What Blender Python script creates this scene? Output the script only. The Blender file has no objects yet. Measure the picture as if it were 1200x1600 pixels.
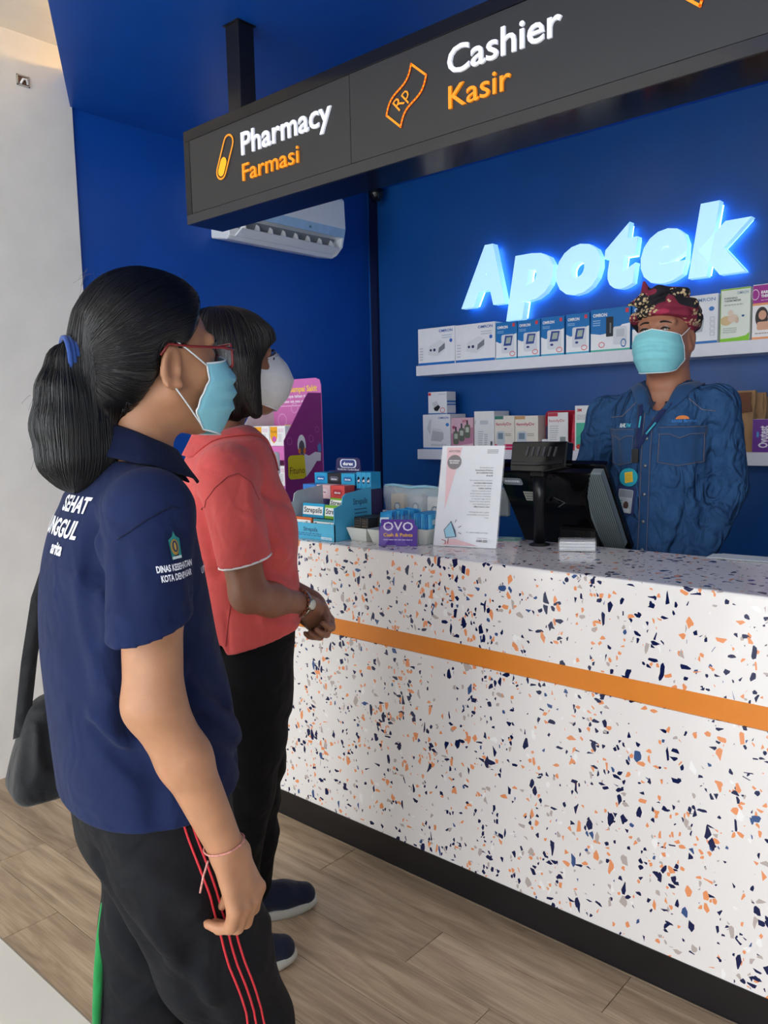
import bpy, bmesh, math, random
import numpy as np
from mathutils import Vector, Matrix, Euler
from mathutils.bvhtree import BVHTree
random.seed(7); RNG = np.random.default_rng(7)
SC = bpy.context.scene
COL = SC.collection

# ---------------------------------------------------------------- camera
CAM_F = 1255.55                      # focal length in pixels of a 1200 x 1600 frame
YAW, PIT, ROL = 0.726488, 0.113191, -0.021475
CP = np.array([0.0, 0.0, 1.32])
_fw = np.array([-math.sin(YAW)*math.cos(PIT), math.cos(YAW)*math.cos(PIT), -math.sin(PIT)])
_r = np.array([math.cos(YAW), math.sin(YAW), 0.0])
_u = np.cross(_r, _fw)
CR = math.cos(ROL)*_r + math.sin(ROL)*_u
CU = -math.sin(ROL)*_r + math.cos(ROL)*_u
cam_data = bpy.data.cameras.new('camera')
cam_data.sensor_fit = 'VERTICAL'; cam_data.sensor_height = 24.0
cam_data.lens = CAM_F/1600*24.0
cam_data.clip_start = 0.05
cam = bpy.data.objects.new('camera', cam_data); COL.objects.link(cam)
M = Matrix.Identity(4)
for i in range(3):
    M[i][0] = CR[i]; M[i][1] = CU[i]; M[i][2] = -_fw[i]; M[i][3] = CP[i]
cam.matrix_world = M
SC.camera = cam

# ---------------------------------------------------------------- light and exposure
world = bpy.data.worlds.new('world'); SC.world = world; world.use_nodes = True
bg = world.node_tree.nodes['Background']
bg.inputs['Color'].default_value = (0.93, 0.965, 1.0, 1); bg.inputs['Strength'].default_value = 4.0
SC.view_settings.view_transform = 'Standard'; SC.view_settings.look = 'None'
SC.view_settings.gamma = 1.0; SC.view_settings.use_curve_mapping = False
SC.view_settings.exposure = 0.0

def at(px, py, ax, val):
    """Point where the photograph's pixel meets the plane  coordinate[ax] = val."""
    d = _fw + (px-600)/CAM_F*CR - (py-800)/CAM_F*CU
    return CP + (val-CP[ax])/d[ax]*d

# ---------------------------------------------------------------- materials
def lin(h):
    h = h.lstrip('#'); o = []
    for i in (0, 2, 4):
        c = int(h[i:i+2], 16)/255
        o.append(c/12.92 if c <= 0.04045 else ((c+0.055)/1.055)**2.4)
    return (*o, 1.0)
_mats = {}
def soft_wrinkles(nt, vec, bump_node, scale, dist):
    """Low cloth wrinkles under the fine weave."""
    n = nt.nodes.new('ShaderNodeTexNoise'); n.inputs['Scale'].default_value = scale; n.inputs['Detail'].default_value = 1.5; n.inputs['Distortion'].default_value = 1.4
    nt.links.new(vec, n.inputs['Vector'])
    w = nt.nodes.new('ShaderNodeBump'); w.inputs['Strength'].default_value = 0.8; w.inputs['Distance'].default_value = dist
    nt.links.new(n.outputs['Fac'], w.inputs['Height']); nt.links.new(w.outputs['Normal'], bump_node.inputs['Normal'])
def mat(name, col='#808080', rough=0.5, metal=0.0, var=0.06, vscale=30.0, bump=0.0, bscale=200.0, spec=0.5,
        wrinkle=0.0, wscale=16.0, emit=None, estr=0.0, trans=0.0, sss=0.0, coat=0.0, alpha=1.0, sheen=0.0, ior=1.45, stretch=None):
    if name in _mats: return _mats[name]
    m = bpy.data.materials.new(name); m.use_nodes = True; _mats[name] = m
    nt = m.node_tree; b = nt.nodes['Principled BSDF']; L = nt.links.new
    c = lin(col) if isinstance(col, str) else col
    tc = nt.nodes.new('ShaderNodeTexCoord'); src = tc.outputs['Object']
    if stretch:
        mp = nt.nodes.new('ShaderNodeMapping'); mp.inputs['Scale'].default_value = stretch
        L(src, mp.inputs['Vector']); src = mp.outputs['Vector']
    if var > 0:
        n = nt.nodes.new('ShaderNodeTexNoise'); n.inputs['Scale'].default_value = vscale; n.inputs['Detail'].default_value = 4
        L(src, n.inputs['Vector'])
        r = nt.nodes.new('ShaderNodeValToRGB')
        r.color_ramp.elements[0].position = 0.3; r.color_ramp.elements[1].position = 0.7
        r.color_ramp.elements[0].color = tuple(x*(1-var) for x in c[:3])+(1,)
        r.color_ramp.elements[1].color = tuple(min(1, x*(1+var)) for x in c[:3])+(1,)
        L(n.outputs['Fac'], r.inputs['Fac']); L(r.outputs['Color'], b.inputs['Base Color'])
    else:
        b.inputs['Base Color'].default_value = c
    if bump > 0:
        n2 = nt.nodes.new('ShaderNodeTexNoise'); n2.inputs['Scale'].default_value = bscale; n2.inputs['Detail'].default_value = 3
        L(src, n2.inputs['Vector'])
        bp = nt.nodes.new('ShaderNodeBump'); bp.inputs['Strength'].default_value = bump; bp.inputs['Distance'].default_value = 0.002
        L(n2.outputs['Fac'], bp.inputs['Height']); L(bp.outputs['Normal'], b.inputs['Normal'])
        if wrinkle > 0: soft_wrinkles(nt, tc.outputs['Object'], bp, wscale, wrinkle)
    b.inputs['Roughness'].default_value = rough; b.inputs['Metallic'].default_value = metal
    b.inputs['Specular IOR Level'].default_value = spec; b.inputs['IOR'].default_value = ior
    b.inputs['Transmission Weight'].default_value = trans; b.inputs['Coat Weight'].default_value = coat
    b.inputs['Alpha'].default_value = alpha; b.inputs['Sheen Weight'].default_value = sheen
    if sss > 0:
        b.inputs['Subsurface Weight'].default_value = sss
        b.inputs['Subsurface Radius'].default_value = (1.0, 0.35, 0.2); b.inputs['Subsurface Scale'].default_value = 0.008
    if emit is not None:
        b.inputs['Emission Color'].default_value = lin(emit) if isinstance(emit, str) else emit
        b.inputs['Emission Strength'].default_value = estr
    return m

def node_mat(name):
    m = bpy.data.materials.new(name); m.use_nodes = True; _mats[name] = m
    return m, m.node_tree, m.node_tree.nodes['Principled BSDF']

def terrazzo():
    m, nt, b = node_mat('terrazzo'); N = nt.nodes.new; L = nt.links.new
    tc = N('ShaderNodeTexCoord')
    base = N('ShaderNodeTexNoise'); base.inputs['Scale'].default_value = 3.0; L(tc.outputs['Object'], base.inputs['Vector'])
    br = N('ShaderNodeValToRGB')
    br.color_ramp.elements[0].color = lin('#e9e4e1'); br.color_ramp.elements[1].color = lin('#f3efec')
    L(base.outputs['Fac'], br.inputs['Fac'])
    cur = br.outputs['Color']
    clus = N('ShaderNodeTexNoise'); clus.inputs['Scale'].default_value = 5.5; clus.inputs['Detail'].default_value = 1; L(tc.outputs['Object'], clus.inputs['Vector'])
    def layer(scale, edge, prob, rot, stretch, cur, seed):
        mp = N('ShaderNodeMapping'); mp.inputs['Rotation'].default_value = rot; mp.inputs['Scale'].default_value = stretch
        mp.inputs['Location'].default_value = (seed, seed*1.7, seed*0.3)
        L(tc.outputs['Object'], mp.inputs['Vector'])
        ns = N('ShaderNodeTexNoise'); ns.inputs['Scale'].default_value = 14; L(mp.outputs['Vector'], ns.inputs['Vector'])
        mx = N('ShaderNodeMix'); mx.data_type = 'VECTOR'; mx.inputs['Factor'].default_value = 0.02
        L(mp.outputs['Vector'], mx.inputs[4]); L(ns.outputs['Color'], mx.inputs[5])
        v1 = N('ShaderNodeTexVoronoi'); v1.feature = 'DISTANCE_TO_EDGE'; v1.inputs['Scale'].default_value = scale; L(mx.outputs[1], v1.inputs['Vector'])
        v2 = N('ShaderNodeTexVoronoi'); v2.feature = 'F1'; v2.inputs['Scale'].default_value = scale; L(mx.outputs[1], v2.inputs['Vector'])
        sp = N('ShaderNodeSeparateColor'); L(v2.outputs['Color'], sp.inputs['Color'])
        g = N('ShaderNodeMath'); g.operation = 'GREATER_THAN'; L(v1.outputs['Distance'], g.inputs[0])
        e2 = N('ShaderNodeMath'); e2.operation = 'MULTIPLY_ADD'; L(sp.outputs['Blue'], e2.inputs[0]); e2.inputs[1].default_value = edge; e2.inputs[2].default_value = edge*0.55
        L(e2.outputs[0], g.inputs[1])
        pr = N('ShaderNodeMath'); pr.operation = 'MULTIPLY'; L(clus.outputs['Fac'], pr.inputs[0]); pr.inputs[1].default_value = prob*2
        s = N('ShaderNodeMath'); s.operation = 'LESS_THAN'; L(sp.outputs['Red'], s.inputs[0]); L(pr.outputs[0], s.inputs[1])
        mk = N('ShaderNodeMath'); mk.operation = 'MULTIPLY'; L(g.outputs[0], mk.inputs[0]); L(s.outputs[0], mk.inputs[1])
        rp = N('ShaderNodeValToRGB'); rp.color_ramp.interpolation = 'CONSTANT'
        els = rp.color_ramp.elements
        els[0].position = 0; els[0].color = lin('#131d4a')
        els[1].position = 0.46; els[1].color = lin('#ef9a66')
        for p, c in ((0.74, '#bdb0aa'), (0.88, '#f8f6f4'), (0.94, '#3a5688')):
            e = els.new(p); e.color = lin(c)
        L(sp.outputs['Green'], rp.inputs['Fac'])
        mm = N('ShaderNodeMix'); mm.data_type = 'RGBA'; L(mk.outputs[0], mm.inputs['Factor']); L(cur, mm.inputs[6]); L(rp.outputs['Color'], mm.inputs[7])
        return mm.outputs[2]
    cur = layer(118, 0.10, 0.11, (0.3, 0.5, 0.2), (1, 1.5, 0.75), cur, 3.1)
    cur = layer(56, 0.12, 0.092, (0.9, 0.2, 0.6), (1, 1, 1.7), cur, 7.7)
    cur = layer(50, 0.105, 0.105, (0.2, 0.8, 1.1), (1.5, 1, 0.8), cur, 1.3)
    L(cur, b.inputs['Base Color']); b.inputs['Roughness'].default_value = 0.12; b.inputs['Specular IOR Level'].default_value = 0.5
    return m

def wood():
    m, nt, b = node_mat('wood_plank'); N = nt.nodes.new; L = nt.links.new
    tc = N('ShaderNodeTexCoord'); oi = N('ShaderNodeObjectInfo')
    cmb = N('ShaderNodeVectorMath'); cmb.operation = 'SCALE'; cmb.inputs[0].default_value = (37.0, 91.0, 13.0); L(oi.outputs['Random'], cmb.inputs['Scale'])
    ad = N('ShaderNodeVectorMath'); ad.operation = 'ADD'; L(tc.outputs['Object'], ad.inputs[0]); L(cmb.outputs['Vector'], ad.inputs[1])
    mp = N('ShaderNodeMapping'); mp.inputs['Scale'].default_value = (1.6, 14.0, 14.0); L(ad.outputs['Vector'], mp.inputs['Vector'])
    n1 = N('ShaderNodeTexNoise'); n1.inputs['Scale'].default_value = 1.5; n1.inputs['Detail'].default_value = 6; n1.inputs['Distortion'].default_value = 1.2; L(mp.outputs['Vector'], n1.inputs['Vector'])
    mp2 = N('ShaderNodeMapping'); mp2.inputs['Scale'].default_value = (6, 160, 60); L(ad.outputs['Vector'], mp2.inputs['Vector'])
    n2 = N('ShaderNodeTexNoise'); n2.inputs['Scale'].default_value = 1.6; n2.inputs['Detail'].default_value = 3; L(mp2.outputs['Vector'], n2.inputs['Vector'])
    r1 = N('ShaderNodeValToRGB'); e = r1.color_ramp.elements
    e[0].position = 0.28; e[0].color = lin('#8a735a'); e[1].position = 0.75; e[1].color = lin('#c6ae90')
    x = e.new(0.5); x.color = lin('#ae967a')
    L(n1.outputs['Fac'], r1.inputs['Fac'])
    r2 = N('ShaderNodeValToRGB'); r2.color_ramp.elements[0].position = 0.3; r2.color_ramp.elements[1].position = 0.6
    r2.color_ramp.elements[0].color = (0.78, 0.77, 0.75, 1); r2.color_ramp.elements[1].color = (1, 1, 1, 1)
    L(n2.outputs['Fac'], r2.inputs['Fac'])
    mm = N('ShaderNodeMix'); mm.data_type = 'RGBA'; mm.blend_type = 'MULTIPLY'; mm.inputs['Factor'].default_value = 1
    L(r1.outputs['Color'], mm.inputs[6]); L(r2.outputs['Color'], mm.inputs[7])
    tv = N('ShaderNodeMapRange'); tv.inputs[3].default_value = 0.86; tv.inputs[4].default_value = 1.12; L(oi.outputs['Random'], tv.inputs[0])
    hs = N('ShaderNodeHueSaturation'); L(mm.outputs[2], hs.inputs['Color']); L(tv.outputs[0], hs.inputs['Value'])
    L(hs.outputs['Color'], b.inputs['Base Color']); b.inputs['Roughness'].default_value = 0.42
    bp = N('ShaderNodeBump'); bp.inputs['Strength'].default_value = 0.15; bp.inputs['Distance'].default_value = 0.001
    L(n2.outputs['Fac'], bp.inputs['Height']); L(bp.outputs['Normal'], b.inputs['Normal'])
    return m
TERR = terrazzo(); WOOD = wood()
def paint(name, c, rough=0.5, var=0.05): return mat(name, c, rough, var=var, vscale=6, bump=0.12, bscale=260)
BLUE = paint('blue_wall_paint', '#0a4aa6', 0.42)
BLUE2 = paint('blue_back_panel_paint', '#0d4d94', 0.38)
WHITEW = paint('white_wall_paint', '#e2e1dc', 0.6)
BLACKG = mat('black_gloss_frame', '#15151a', 0.12, var=0.02)
BLACKM = mat('black_matte', '#101012', 0.45, var=0.05)
WHITEP = mat('white_plastic', '#eef0f2', 0.35, var=0.02)
PAPER = mat('white_card', '#f2f2f2', 0.45, var=0.02)

# ---------------------------------------------------------------- mesh helpers
def link(o, parent=None):
    COL.objects.link(o)
    if parent is not None:
        o.parent = parent
        o.matrix_parent_inverse = Matrix.LocRotScale(parent.location, parent.rotation_euler, None).inverted() if parent.parent is None else Matrix.Identity(4)
    return o
def mesh_obj(name, V, F, m, parent=None, smooth=False, mi=None):
    me = bpy.data.meshes.new(name)
    me.from_pydata([tuple(map(float, v)) for v in V], [], [tuple(map(int, f)) for f in F])
    for x in (m if isinstance(m, (list, tuple)) else [m]): me.materials.append(x)
    if mi is not None: me.polygons.foreach_set('material_index', list(mi))
    if smooth: me.polygons.foreach_set('use_smooth', [True]*len(me.polygons))
    me.update()
    return place(bpy.data.objects.new(name, me), parent)
def place(o, parent):
    """Link o; its mesh is written in world space, so give it an origin at its own base and keep the parent's transform out."""
    me = o.data
    if len(me.vertices):
        co = np.empty(len(me.vertices)*3, np.float32); me.vertices.foreach_get('co', co); co = co.reshape(-1, 3)
        lo, hi = co.min(0), co.max(0)
        c = np.array([(lo[0]+hi[0])/2, (lo[1]+hi[1])/2, lo[2]], np.float32)
        me.vertices.foreach_set('co', (co-c).ravel()); me.update()
        o.location = Vector(c)
    COL.objects.link(o)
    if parent is not None:
        o.parent = parent
        o.matrix_parent_inverse = world_of(parent).inverted()
    return o
def world_of(o):
    m = Matrix.LocRotScale(o.location, o.rotation_euler, o.scale)
    if o.parent is not None: m = world_of(o.parent) @ o.matrix_parent_inverse @ m
    return m
def bm_obj(name, bm, m, parent=None, smooth=False):
    me = bpy.data.meshes.new(name); bm.to_mesh(me); bm.free()
    for x in (m if isinstance(m, (list, tuple)) else [m]): me.materials.append(x)
    if smooth: me.polygons.foreach_set('use_smooth', [True]*len(me.polygons))
    return place(bpy.data.objects.new(name, me), parent)
def tag(o, label=None, cat=None, group=None, kind=None):
    if label: o['label'] = label
    if cat: o['category'] = cat
    if group: o['group'] = group
    if kind: o['kind'] = kind
    return o
def thing(name, label, cat, loc=(0, 0, 0), group=None):
    o = bpy.data.objects.new(name, None); o.empty_display_size = 0.05; COL.objects.link(o)
    o.location = Vector([float(x) for x in loc]); return tag(o, label, cat, group)
def bm_box(bm, lo, hi, frame=None, bevel=0.0, seg=1):
    vs = []
    for x in (lo[0], hi[0]):
        for y in (lo[1], hi[1]):
            for z in (lo[2], hi[2]):
                p = Vector((x, y, z)); vs.append(bm.verts.new(frame @ p if frame else p))
    fs = [bm.faces.new([vs[i] for i in q]) for q in ((0, 1, 3, 2), (4, 6, 7, 5), (0, 4, 5, 1), (2, 3, 7, 6), (0, 2, 6, 4), (1, 5, 7, 3))]
    if bevel > 0:
        es = list({e for f in fs for e in f.edges})
        bmesh.ops.bevel(bm, geom=es, offset=bevel, segments=seg, profile=0.5, affect='EDGES')
def box(name, lo, hi, m, parent=None, bevel=0.0, frame=None, seg=1):
    bm = bmesh.new(); bm_box(bm, lo, hi, frame, bevel, seg)
    return bm_obj(name, bm, m, parent)
def frame(origin, ux, uy=None, uz=None):
    """4x4 with columns u (right), v (up), n (towards the viewer of that face)."""
    ux = Vector(ux).normalized(); uy = Vector(uy).normalized(); n = ux.cross(uy) if uz is None else Vector(uz)
    m = Matrix.Identity(4)
    for i in range(3): m[i][0] = ux[i]; m[i][1] = uy[i]; m[i][2] = n[i]; m[i][3] = float(origin[i])
    return m
def slab(name, pts, fr, t, m, parent=None, bevel=0.0):
    """Extrude the 2-D outline pts (u, v) of frame fr by t along -n (outline is the front face)."""
    bm = bmesh.new(); n = len(pts)
    A = [bm.verts.new(fr @ Vector((p[0], p[1], 0))) for p in pts]
    B = [bm.verts.new(fr @ Vector((p[0], p[1], -t))) for p in pts]
    bm.faces.new(A); bm.faces.new(B[::-1])
    for i in range(n): bm.faces.new((A[i], B[i], B[(i+1) % n], A[(i+1) % n]))
    bmesh.ops.recalc_face_normals(bm, faces=bm.faces[:])
    if bevel > 0: bmesh.ops.bevel(bm, geom=list(bm.edges), offset=bevel, segments=1, profile=0.5, affect='EDGES')
    return bm_obj(name, bm, m, parent)
def tube_data(pts, r, seg=8, closed=False, caps=True):
    P = np.array(pts, float); n = len(P); R = np.full(n, r) if np.isscalar(r) else np.array(r, float)
    T = np.zeros_like(P)
    if closed: T = np.roll(P, -1, 0)-np.roll(P, 1, 0)
    else:
        T[1:-1] = P[2:]-P[:-2]; T[0] = P[1]-P[0]; T[-1] = P[-1]-P[-2]
    T /= np.linalg.norm(T, axis=1)[:, None]+1e-12
    a = np.array([0, 0, 1.0]) if abs(T[0][2]) < 0.9 else np.array([1.0, 0, 0])
    V = []; nrm = np.cross(T[0], a); nrm /= np.linalg.norm(nrm)
    for i in range(n):
        nrm = nrm-T[i]*(nrm@T[i]); nrm /= np.linalg.norm(nrm)+1e-12
        bn = np.cross(T[i], nrm)
        for k in range(seg):
            an = 2*math.pi*k/seg; V.append(P[i]+R[i]*(math.cos(an)*nrm+math.sin(an)*bn))
    F = []
    for i in range(n if closed else n-1):
        j = (i+1) % n
        for k in range(seg): F.append((i*seg+k, i*seg+(k+1) % seg, j*seg+(k+1) % seg, j*seg+k))
    if caps and not closed:
        F.append(tuple(range(seg))[::-1]); F.append(tuple((n-1)*seg+k for k in range(seg)))
    return V, F
def tube(name, pts, r, m, parent=None, seg=8, closed=False):
    V, F = tube_data(pts, r, seg, closed); return mesh_obj(name, V, F, m, parent, True)
def merge(parts):
    V, F = [], []
    for v, f in parts:
        o = len(V); V.extend(v); F.extend(tuple(i+o for i in q) for q in f)
    return V, F
def ring2d(cx, cy, rx, ry, n=24, a0=0.0, a1=2*math.pi, close=False):
    return [(cx+rx*math.cos(a0+(a1-a0)*i/(n if not close else n-1)), cy+ry*math.sin(a0+(a1-a0)*i/(n if not close else n-1))) for i in range(n)]
def round_rect(u0, v0, u1, v1, r, k=5):
    o = []
    for cx, cy, a in ((u1-r, v0+r, -90), (u1-r, v1-r, 0), (u0+r, v1-r, 90), (u0+r, v0+r, 180)):
        for i in range(k): t = math.radians(a+90*i/(k-1)); o.append((cx+r*math.cos(t), cy+r*math.sin(t)))
    return o

# ---------------------------------------------------------------- lettering
_tc = {}
def text_mesh(s, bold=0.0, shear=0.0, extrude=0.0, res=2):
    k = (s, bold, shear, extrude, res)
    if k not in _tc:
        c = bpy.data.curves.new('lettering', 'FONT'); c.body = s; c.size = 1; c.offset = bold; c.shear = shear; c.extrude = extrude
        c.resolution_u = res
        o = bpy.data.objects.new('lettering', c); me = bpy.data.meshes.new_from_object(o)
        V = np.array([v.co[:] for v in me.vertices]).reshape(-1, 3); F = [tuple(p.vertices) for p in me.polygons]
        bpy.data.objects.remove(o); bpy.data.meshes.remove(me); bpy.data.curves.remove(c)
        _tc[k] = (V, F)
    V, F = _tc[k]; return V.copy(), F
CAPH = 0.73
class Print:
    """Flat print on one face: rectangles, outlines and lettering in the (u, v) of a frame, one mesh with several inks."""
    def __init__(s, fr): s.fr = fr; s.V = []; s.F = []; s.mi = []; s.ms = []; s.k = 0
    def _m(s, m):
        if m not in s.ms: s.ms.append(m)
        return s.ms.index(m)
    def _add(s, V, F, m):
        s.k += 1; o = len(s.V); i = s._m(m); h = 0.0004+0.00025*s.k if s.k < 12 else 0.0034+0.00005*(s.k-12)
        s.V.extend([(v[0], v[1], h) for v in V]); s.F.extend(tuple(q+o for q in f) for f in F); s.mi.extend([i]*len(F))
    def poly(s, pts, m): s._add(pts, [tuple(range(len(pts)))], m); return s
    def rect(s, u0, v0, u1, v1, m): return s.poly([(u0, v0), (u1, v0), (u1, v1), (u0, v1)], m)
    def disc(s, cx, cy, rx, ry, m, n=24): return s.poly(ring2d(cx, cy, rx, ry, n), m)
    def ring(s, outer, inner, m):
        n = len(outer); s._add(list(outer)+list(inner), [(i, (i+1) % n, n+(i+1) % n, n+i) for i in range(n)], m); return s
    def line(s, pts, w, m, closed=False):
        n = len(pts)
        V = []; F = []
        for i in range(n if closed else n-1):
            a = np.array(pts[i][:2], float); b = np.array(pts[(i+1) % n][:2], float); d = b-a; L = np.linalg.norm(d)+1e-9; d /= L
            q = np.array([-d[1], d[0]])*w/2; e = d*w*0.35
            o = len(V); V += [tuple(a-q-e), tuple(b-q+e), tuple(b+q+e), tuple(a+q-e)]; F.append((o, o+1, o+2, o+3))
        s._add(V, F, m); return s
    def text(s, t, u, v, h, m, width=None, align='l', bold=0.0, shear=0.0, rot=0.0, res=2):
        V, F = text_mesh(t, bold, shear, 0.0, res)
        if not len(V): return s
        V = V[:, :2]*(h/CAPH); w0, w1 = V[:, 0].min(), V[:, 0].max(); V[:, 0] -= w0
        if width: V[:, 0] *= width/(w1-w0)
        w = V[:, 0].max()
        if align == 'c': V[:, 0] -= w/2
        if align == 'r': V[:, 0] -= w
        if rot: c, sn = math.cos(rot), math.sin(rot); V = np.stack([V[:, 0]*c-V[:, 1]*sn, V[:, 0]*sn+V[:, 1]*c], 1)
        s._add([(p[0]+u, p[1]+v) for p in V], F, m); return s
    def greek(s, u0, v0, u1, v1, n, m, fill=0.45, seed=1):
        """Rows of small print too fine to read in the photograph."""
        rd = random.Random(seed); V = []; F = []; p = (v1-v0)/n
        for i in range(n):
            u = u0; e = u1-(u1-u0)*0.25*rd.random()
            while u < e:
                w = (u1-u0)*(0.06+0.12*rd.random()); o = len(V); y = v1-(i+0.5)*p
                V += [(u, y-p*fill/2), (min(e, u+w), y-p*fill/2), (min(e, u+w), y+p*fill/2), (u, y+p*fill/2)]; F.append((o, o+1, o+2, o+3)); u += w+(u1-u0)*0.025
        s._add(V, F, m); return s
    def build(s, name, parent, thick=False):
        V = [s.fr @ Vector(p) for p in s.V]
        return mesh_obj(name, V, s.F, s.ms, parent, False, s.mi)
def ink(c, **k): return mat('ink_'+c.lstrip('#'), c, k.pop('rough', 0.45), var=0.02, **k)
FRONT = lambda x, y, z: frame((x, y, z), (1, 0, 0), (0, 0, 1))       # a face that looks towards -Y
# ================================================================ the room
XL, YB, ZC = -3.053, 3.35, 2.547
def struct(o, label=None): o['kind'] = 'structure'; return o
fl = struct(box('floor', (XL, 0.787, -0.03), (1.9, YB, -0.008), mat('floor_underlay', '#4d4033', 0.8)))
W, LN = 0.151, 0.90
plank_me = {}
def plank(x0, x1, y0):
    k = (round(x1-x0, 3))
    if k not in plank_me:
        bm = bmesh.new(); bm_box(bm, (0.0008, 0.0006, -0.008), (x1-x0-0.0008, W-0.0006, 0.0), None, 0.0012)
        me = bpy.data.meshes.new('plank'); bm.to_mesh(me); bm.free(); me.materials.append(WOOD); plank_me[k] = me
    o = bpy.data.objects.new('plank', plank_me[k]); COL.objects.link(o); o.parent = fl
    o.matrix_parent_inverse = world_of(fl).inverted(); o.location = (x0, y0, 0.0)
offs = {0: -2.06, 4: -1.197, 5: -0.753, 1: -1.55, 2: -2.35, 3: -1.85}
for j in range(17):
    y0 = 0.787+j*W
    if y0+W > YB+0.02: break
    x = offs.get(j, -3.0+0.9*random.random())
    while x > XL: x -= LN
    while x < 1.85:
        plank(max(x, XL), min(x+LN, 1.9), y0); x += LN
struct(box('floor_tiles', (XL, -4.5, -0.03), (1.9, 0.7855, -0.001), mat('cream_floor_tile', '#d9d5cb', 0.3, var=0.03, vscale=3)))
struct(box('trim_1', (XL, 0.7845, -0.01), (1.9, 0.788, 0.0005), mat('dark_joint', '#8b8172', 0.6)))
struct(box('wall_left', (XL-0.1, 1.66, 0), (XL, YB+0.1, 2.75), BLUE))
struct(box('wall_left_white', (XL-0.1, -1.9, 0), (XL+0.012, 1.66, 2.757), WHITEW))
struct(box('wall_right', (1.9, -1.9, 0), (2.0, YB, 2.757), WHITEW))  # unseen wall, added to block light from the right side
struct(box('wall_back', (XL, YB, 0), (1.9, YB+0.1, 2.75), BLUE2))
struct(box('trim_2', (XL+.03, YB-0.02, 0), (XL+0.075, YB, ZC), mat('dark_corner_trim', '#03103a', 0.5)))  # shade in the wall corner, put in as a dark navy strip
ceil = slab('ceiling', [(XL, -1.66), (XL, -YB), (1.9, -YB), (1.9, 0.62), (-0.9, 0.62), (-1.0, -0.41), (-2.345, -1.226)],
            frame((0, 0, ZC), (1, 0, 0), (0, -1, 0)), 0.13, BLUE); struct(ceil)
struct(box('ceiling_upper', (XL-.1, -1.9, 2.7575), (2.0, YB+.1, 2.83), paint('cream_ceiling_paint', '#e8e2d4', 0.6)))
led = tag(tube('light_strip', [(-2.95, 1.72, 2.69), (-2.4, 1.4, 2.69), (-1.2, 0.66, 2.69)], 0.008, mat('warm_led', '#fff0d0', emit='#ffc36b', estr=22.0)),
          'warm light strip lying along the edge above the blue ceiling', 'light strip')
# square wall socket recess in the white wall
h0 = at(25, 115, 0, XL+0.012); h1 = at(46, 138, 0, XL+0.012)
wb = thing('wall_junction_box', 'small open square junction box high on the white wall', 'junction box', (XL+0.012, (h0[1]+h1[1])/2, h1[2]))
yy0, yy1, zz0, zz1 = h0[1], h1[1], h1[2], h0[2]
box('back_plate', (XL+0.012, yy0, zz0), (XL+0.0135, yy1, zz1), mat('box_inside', '#6a5040', 0.8, var=0.3, vscale=80), wb)
for a, b_, c, d in ((yy0, yy1, zz0, zz0+.004), (yy0, yy1, zz1-.004, zz1), (yy0, yy0+.004, zz0, zz1), (yy1-.004, yy1, zz0, zz1)):
    box('rim', (XL+0.012, a, c), (XL+0.017, b_, d), mat('socket_rim', '#b9b4ac', 0.5), wb)
tube('cable', [(XL+0.018, yy0+.012, zz0+.006), (XL+0.024, yy0+.02, zz0+.022), (XL+0.024, yy1-.014, zz0+.024), (XL+0.018, yy1-.008, zz0+.008)], 0.004, WHITEP, wb)

# ================================================================ hanging sign
SX0, SX1, SY0, SY1, SZ0, SZ1 = -2.302, 1.7, 1.64, 1.785, 1.978, 2.272
sg = thing('overhead_sign', 'long black hanging light box sign reading Pharmacy and Cashier', 'sign', (-1.0, 1.71, SZ0))
box('housing', (SX0, SY0+0.006, SZ0), (SX1, SY1, SZ1), BLACKG, sg, 0.002)
box('frame_strip', (SX0, SY0, SZ1-0.034), (SX1, SY0+0.008, SZ1), BLACKG, sg, 0.001)
box('frame_strip', (SX0, SY0, SZ0), (SX1, SY0+0.008, SZ0+0.030), mat('grey_gloss_strip', '#343437', 0.12, var=0.02), sg, 0.001)
box('frame_strip', (SX0, SY0, SZ0+0.030), (SX0+0.030, SY0+0.008, SZ1-0.034), BLACKG, sg, 0.001)
PANEL = mat('charcoal_sign_panel', '#323233', 0.38, var=0.03, vscale=3)
for a, b_ in ((SX0+0.031, -1.5500), (-1.5485, -0.10), (-0.0985, SX1)):
    box('panel', (a, SY0+0.001, SZ0+0.031), (b_, SY0+0.008, SZ1-0.035), PANEL, sg, 0.0006)
LW = mat('white_lit_letter', '#f4f6ff', 0.4, var=0.0, emit='#eef2ff', estr=0.22)
LO = mat('orange_lit_letter', '#ff9d1e', 0.4, var=0.0, emit='#ff8a10', estr=0.22)
def raised(name, s, x0, x1, z0, caph, m, parent, bold=0.0, shear=0.0, y=SY0+0.001, depth=0.006, res=3):
    V, F = text_mesh(s, bold, shear, 0.5, res); k = caph/CAPH; a, b_ = V[:, 0].min(), V[:, 0].max()
    V = np.stack([x0+(V[:, 0]-a)/(b_-a)*(x1-x0), np.where(V[:, 2] > 0, y-depth, y-0.0002), z0+V[:, 1]*k], 1)
    return mesh_obj(name, V, F, m, parent)
raised('lettering', 'Pharmacy', -2.003, -1.616, 2.132, 0.068, LW, sg, 0.012)
raised('lettering', 'Farmasi', -2.002, -1.750, 2.056, 0.052, LO, sg, 0.004)
raised('lettering', 'Cashier', -1.220, -0.914, 2.139, 0.064, LW, sg, 0.012)
raised('lettering', 'Kasir', -1.218, -1.042, 2.062, 0.054, LO, sg, 0.006)
ic = Print(FRONT(0, SY0-0.002, 0))
ca, sa = math.cos(math.radians(62)), math.sin(math.radians(62))
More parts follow.
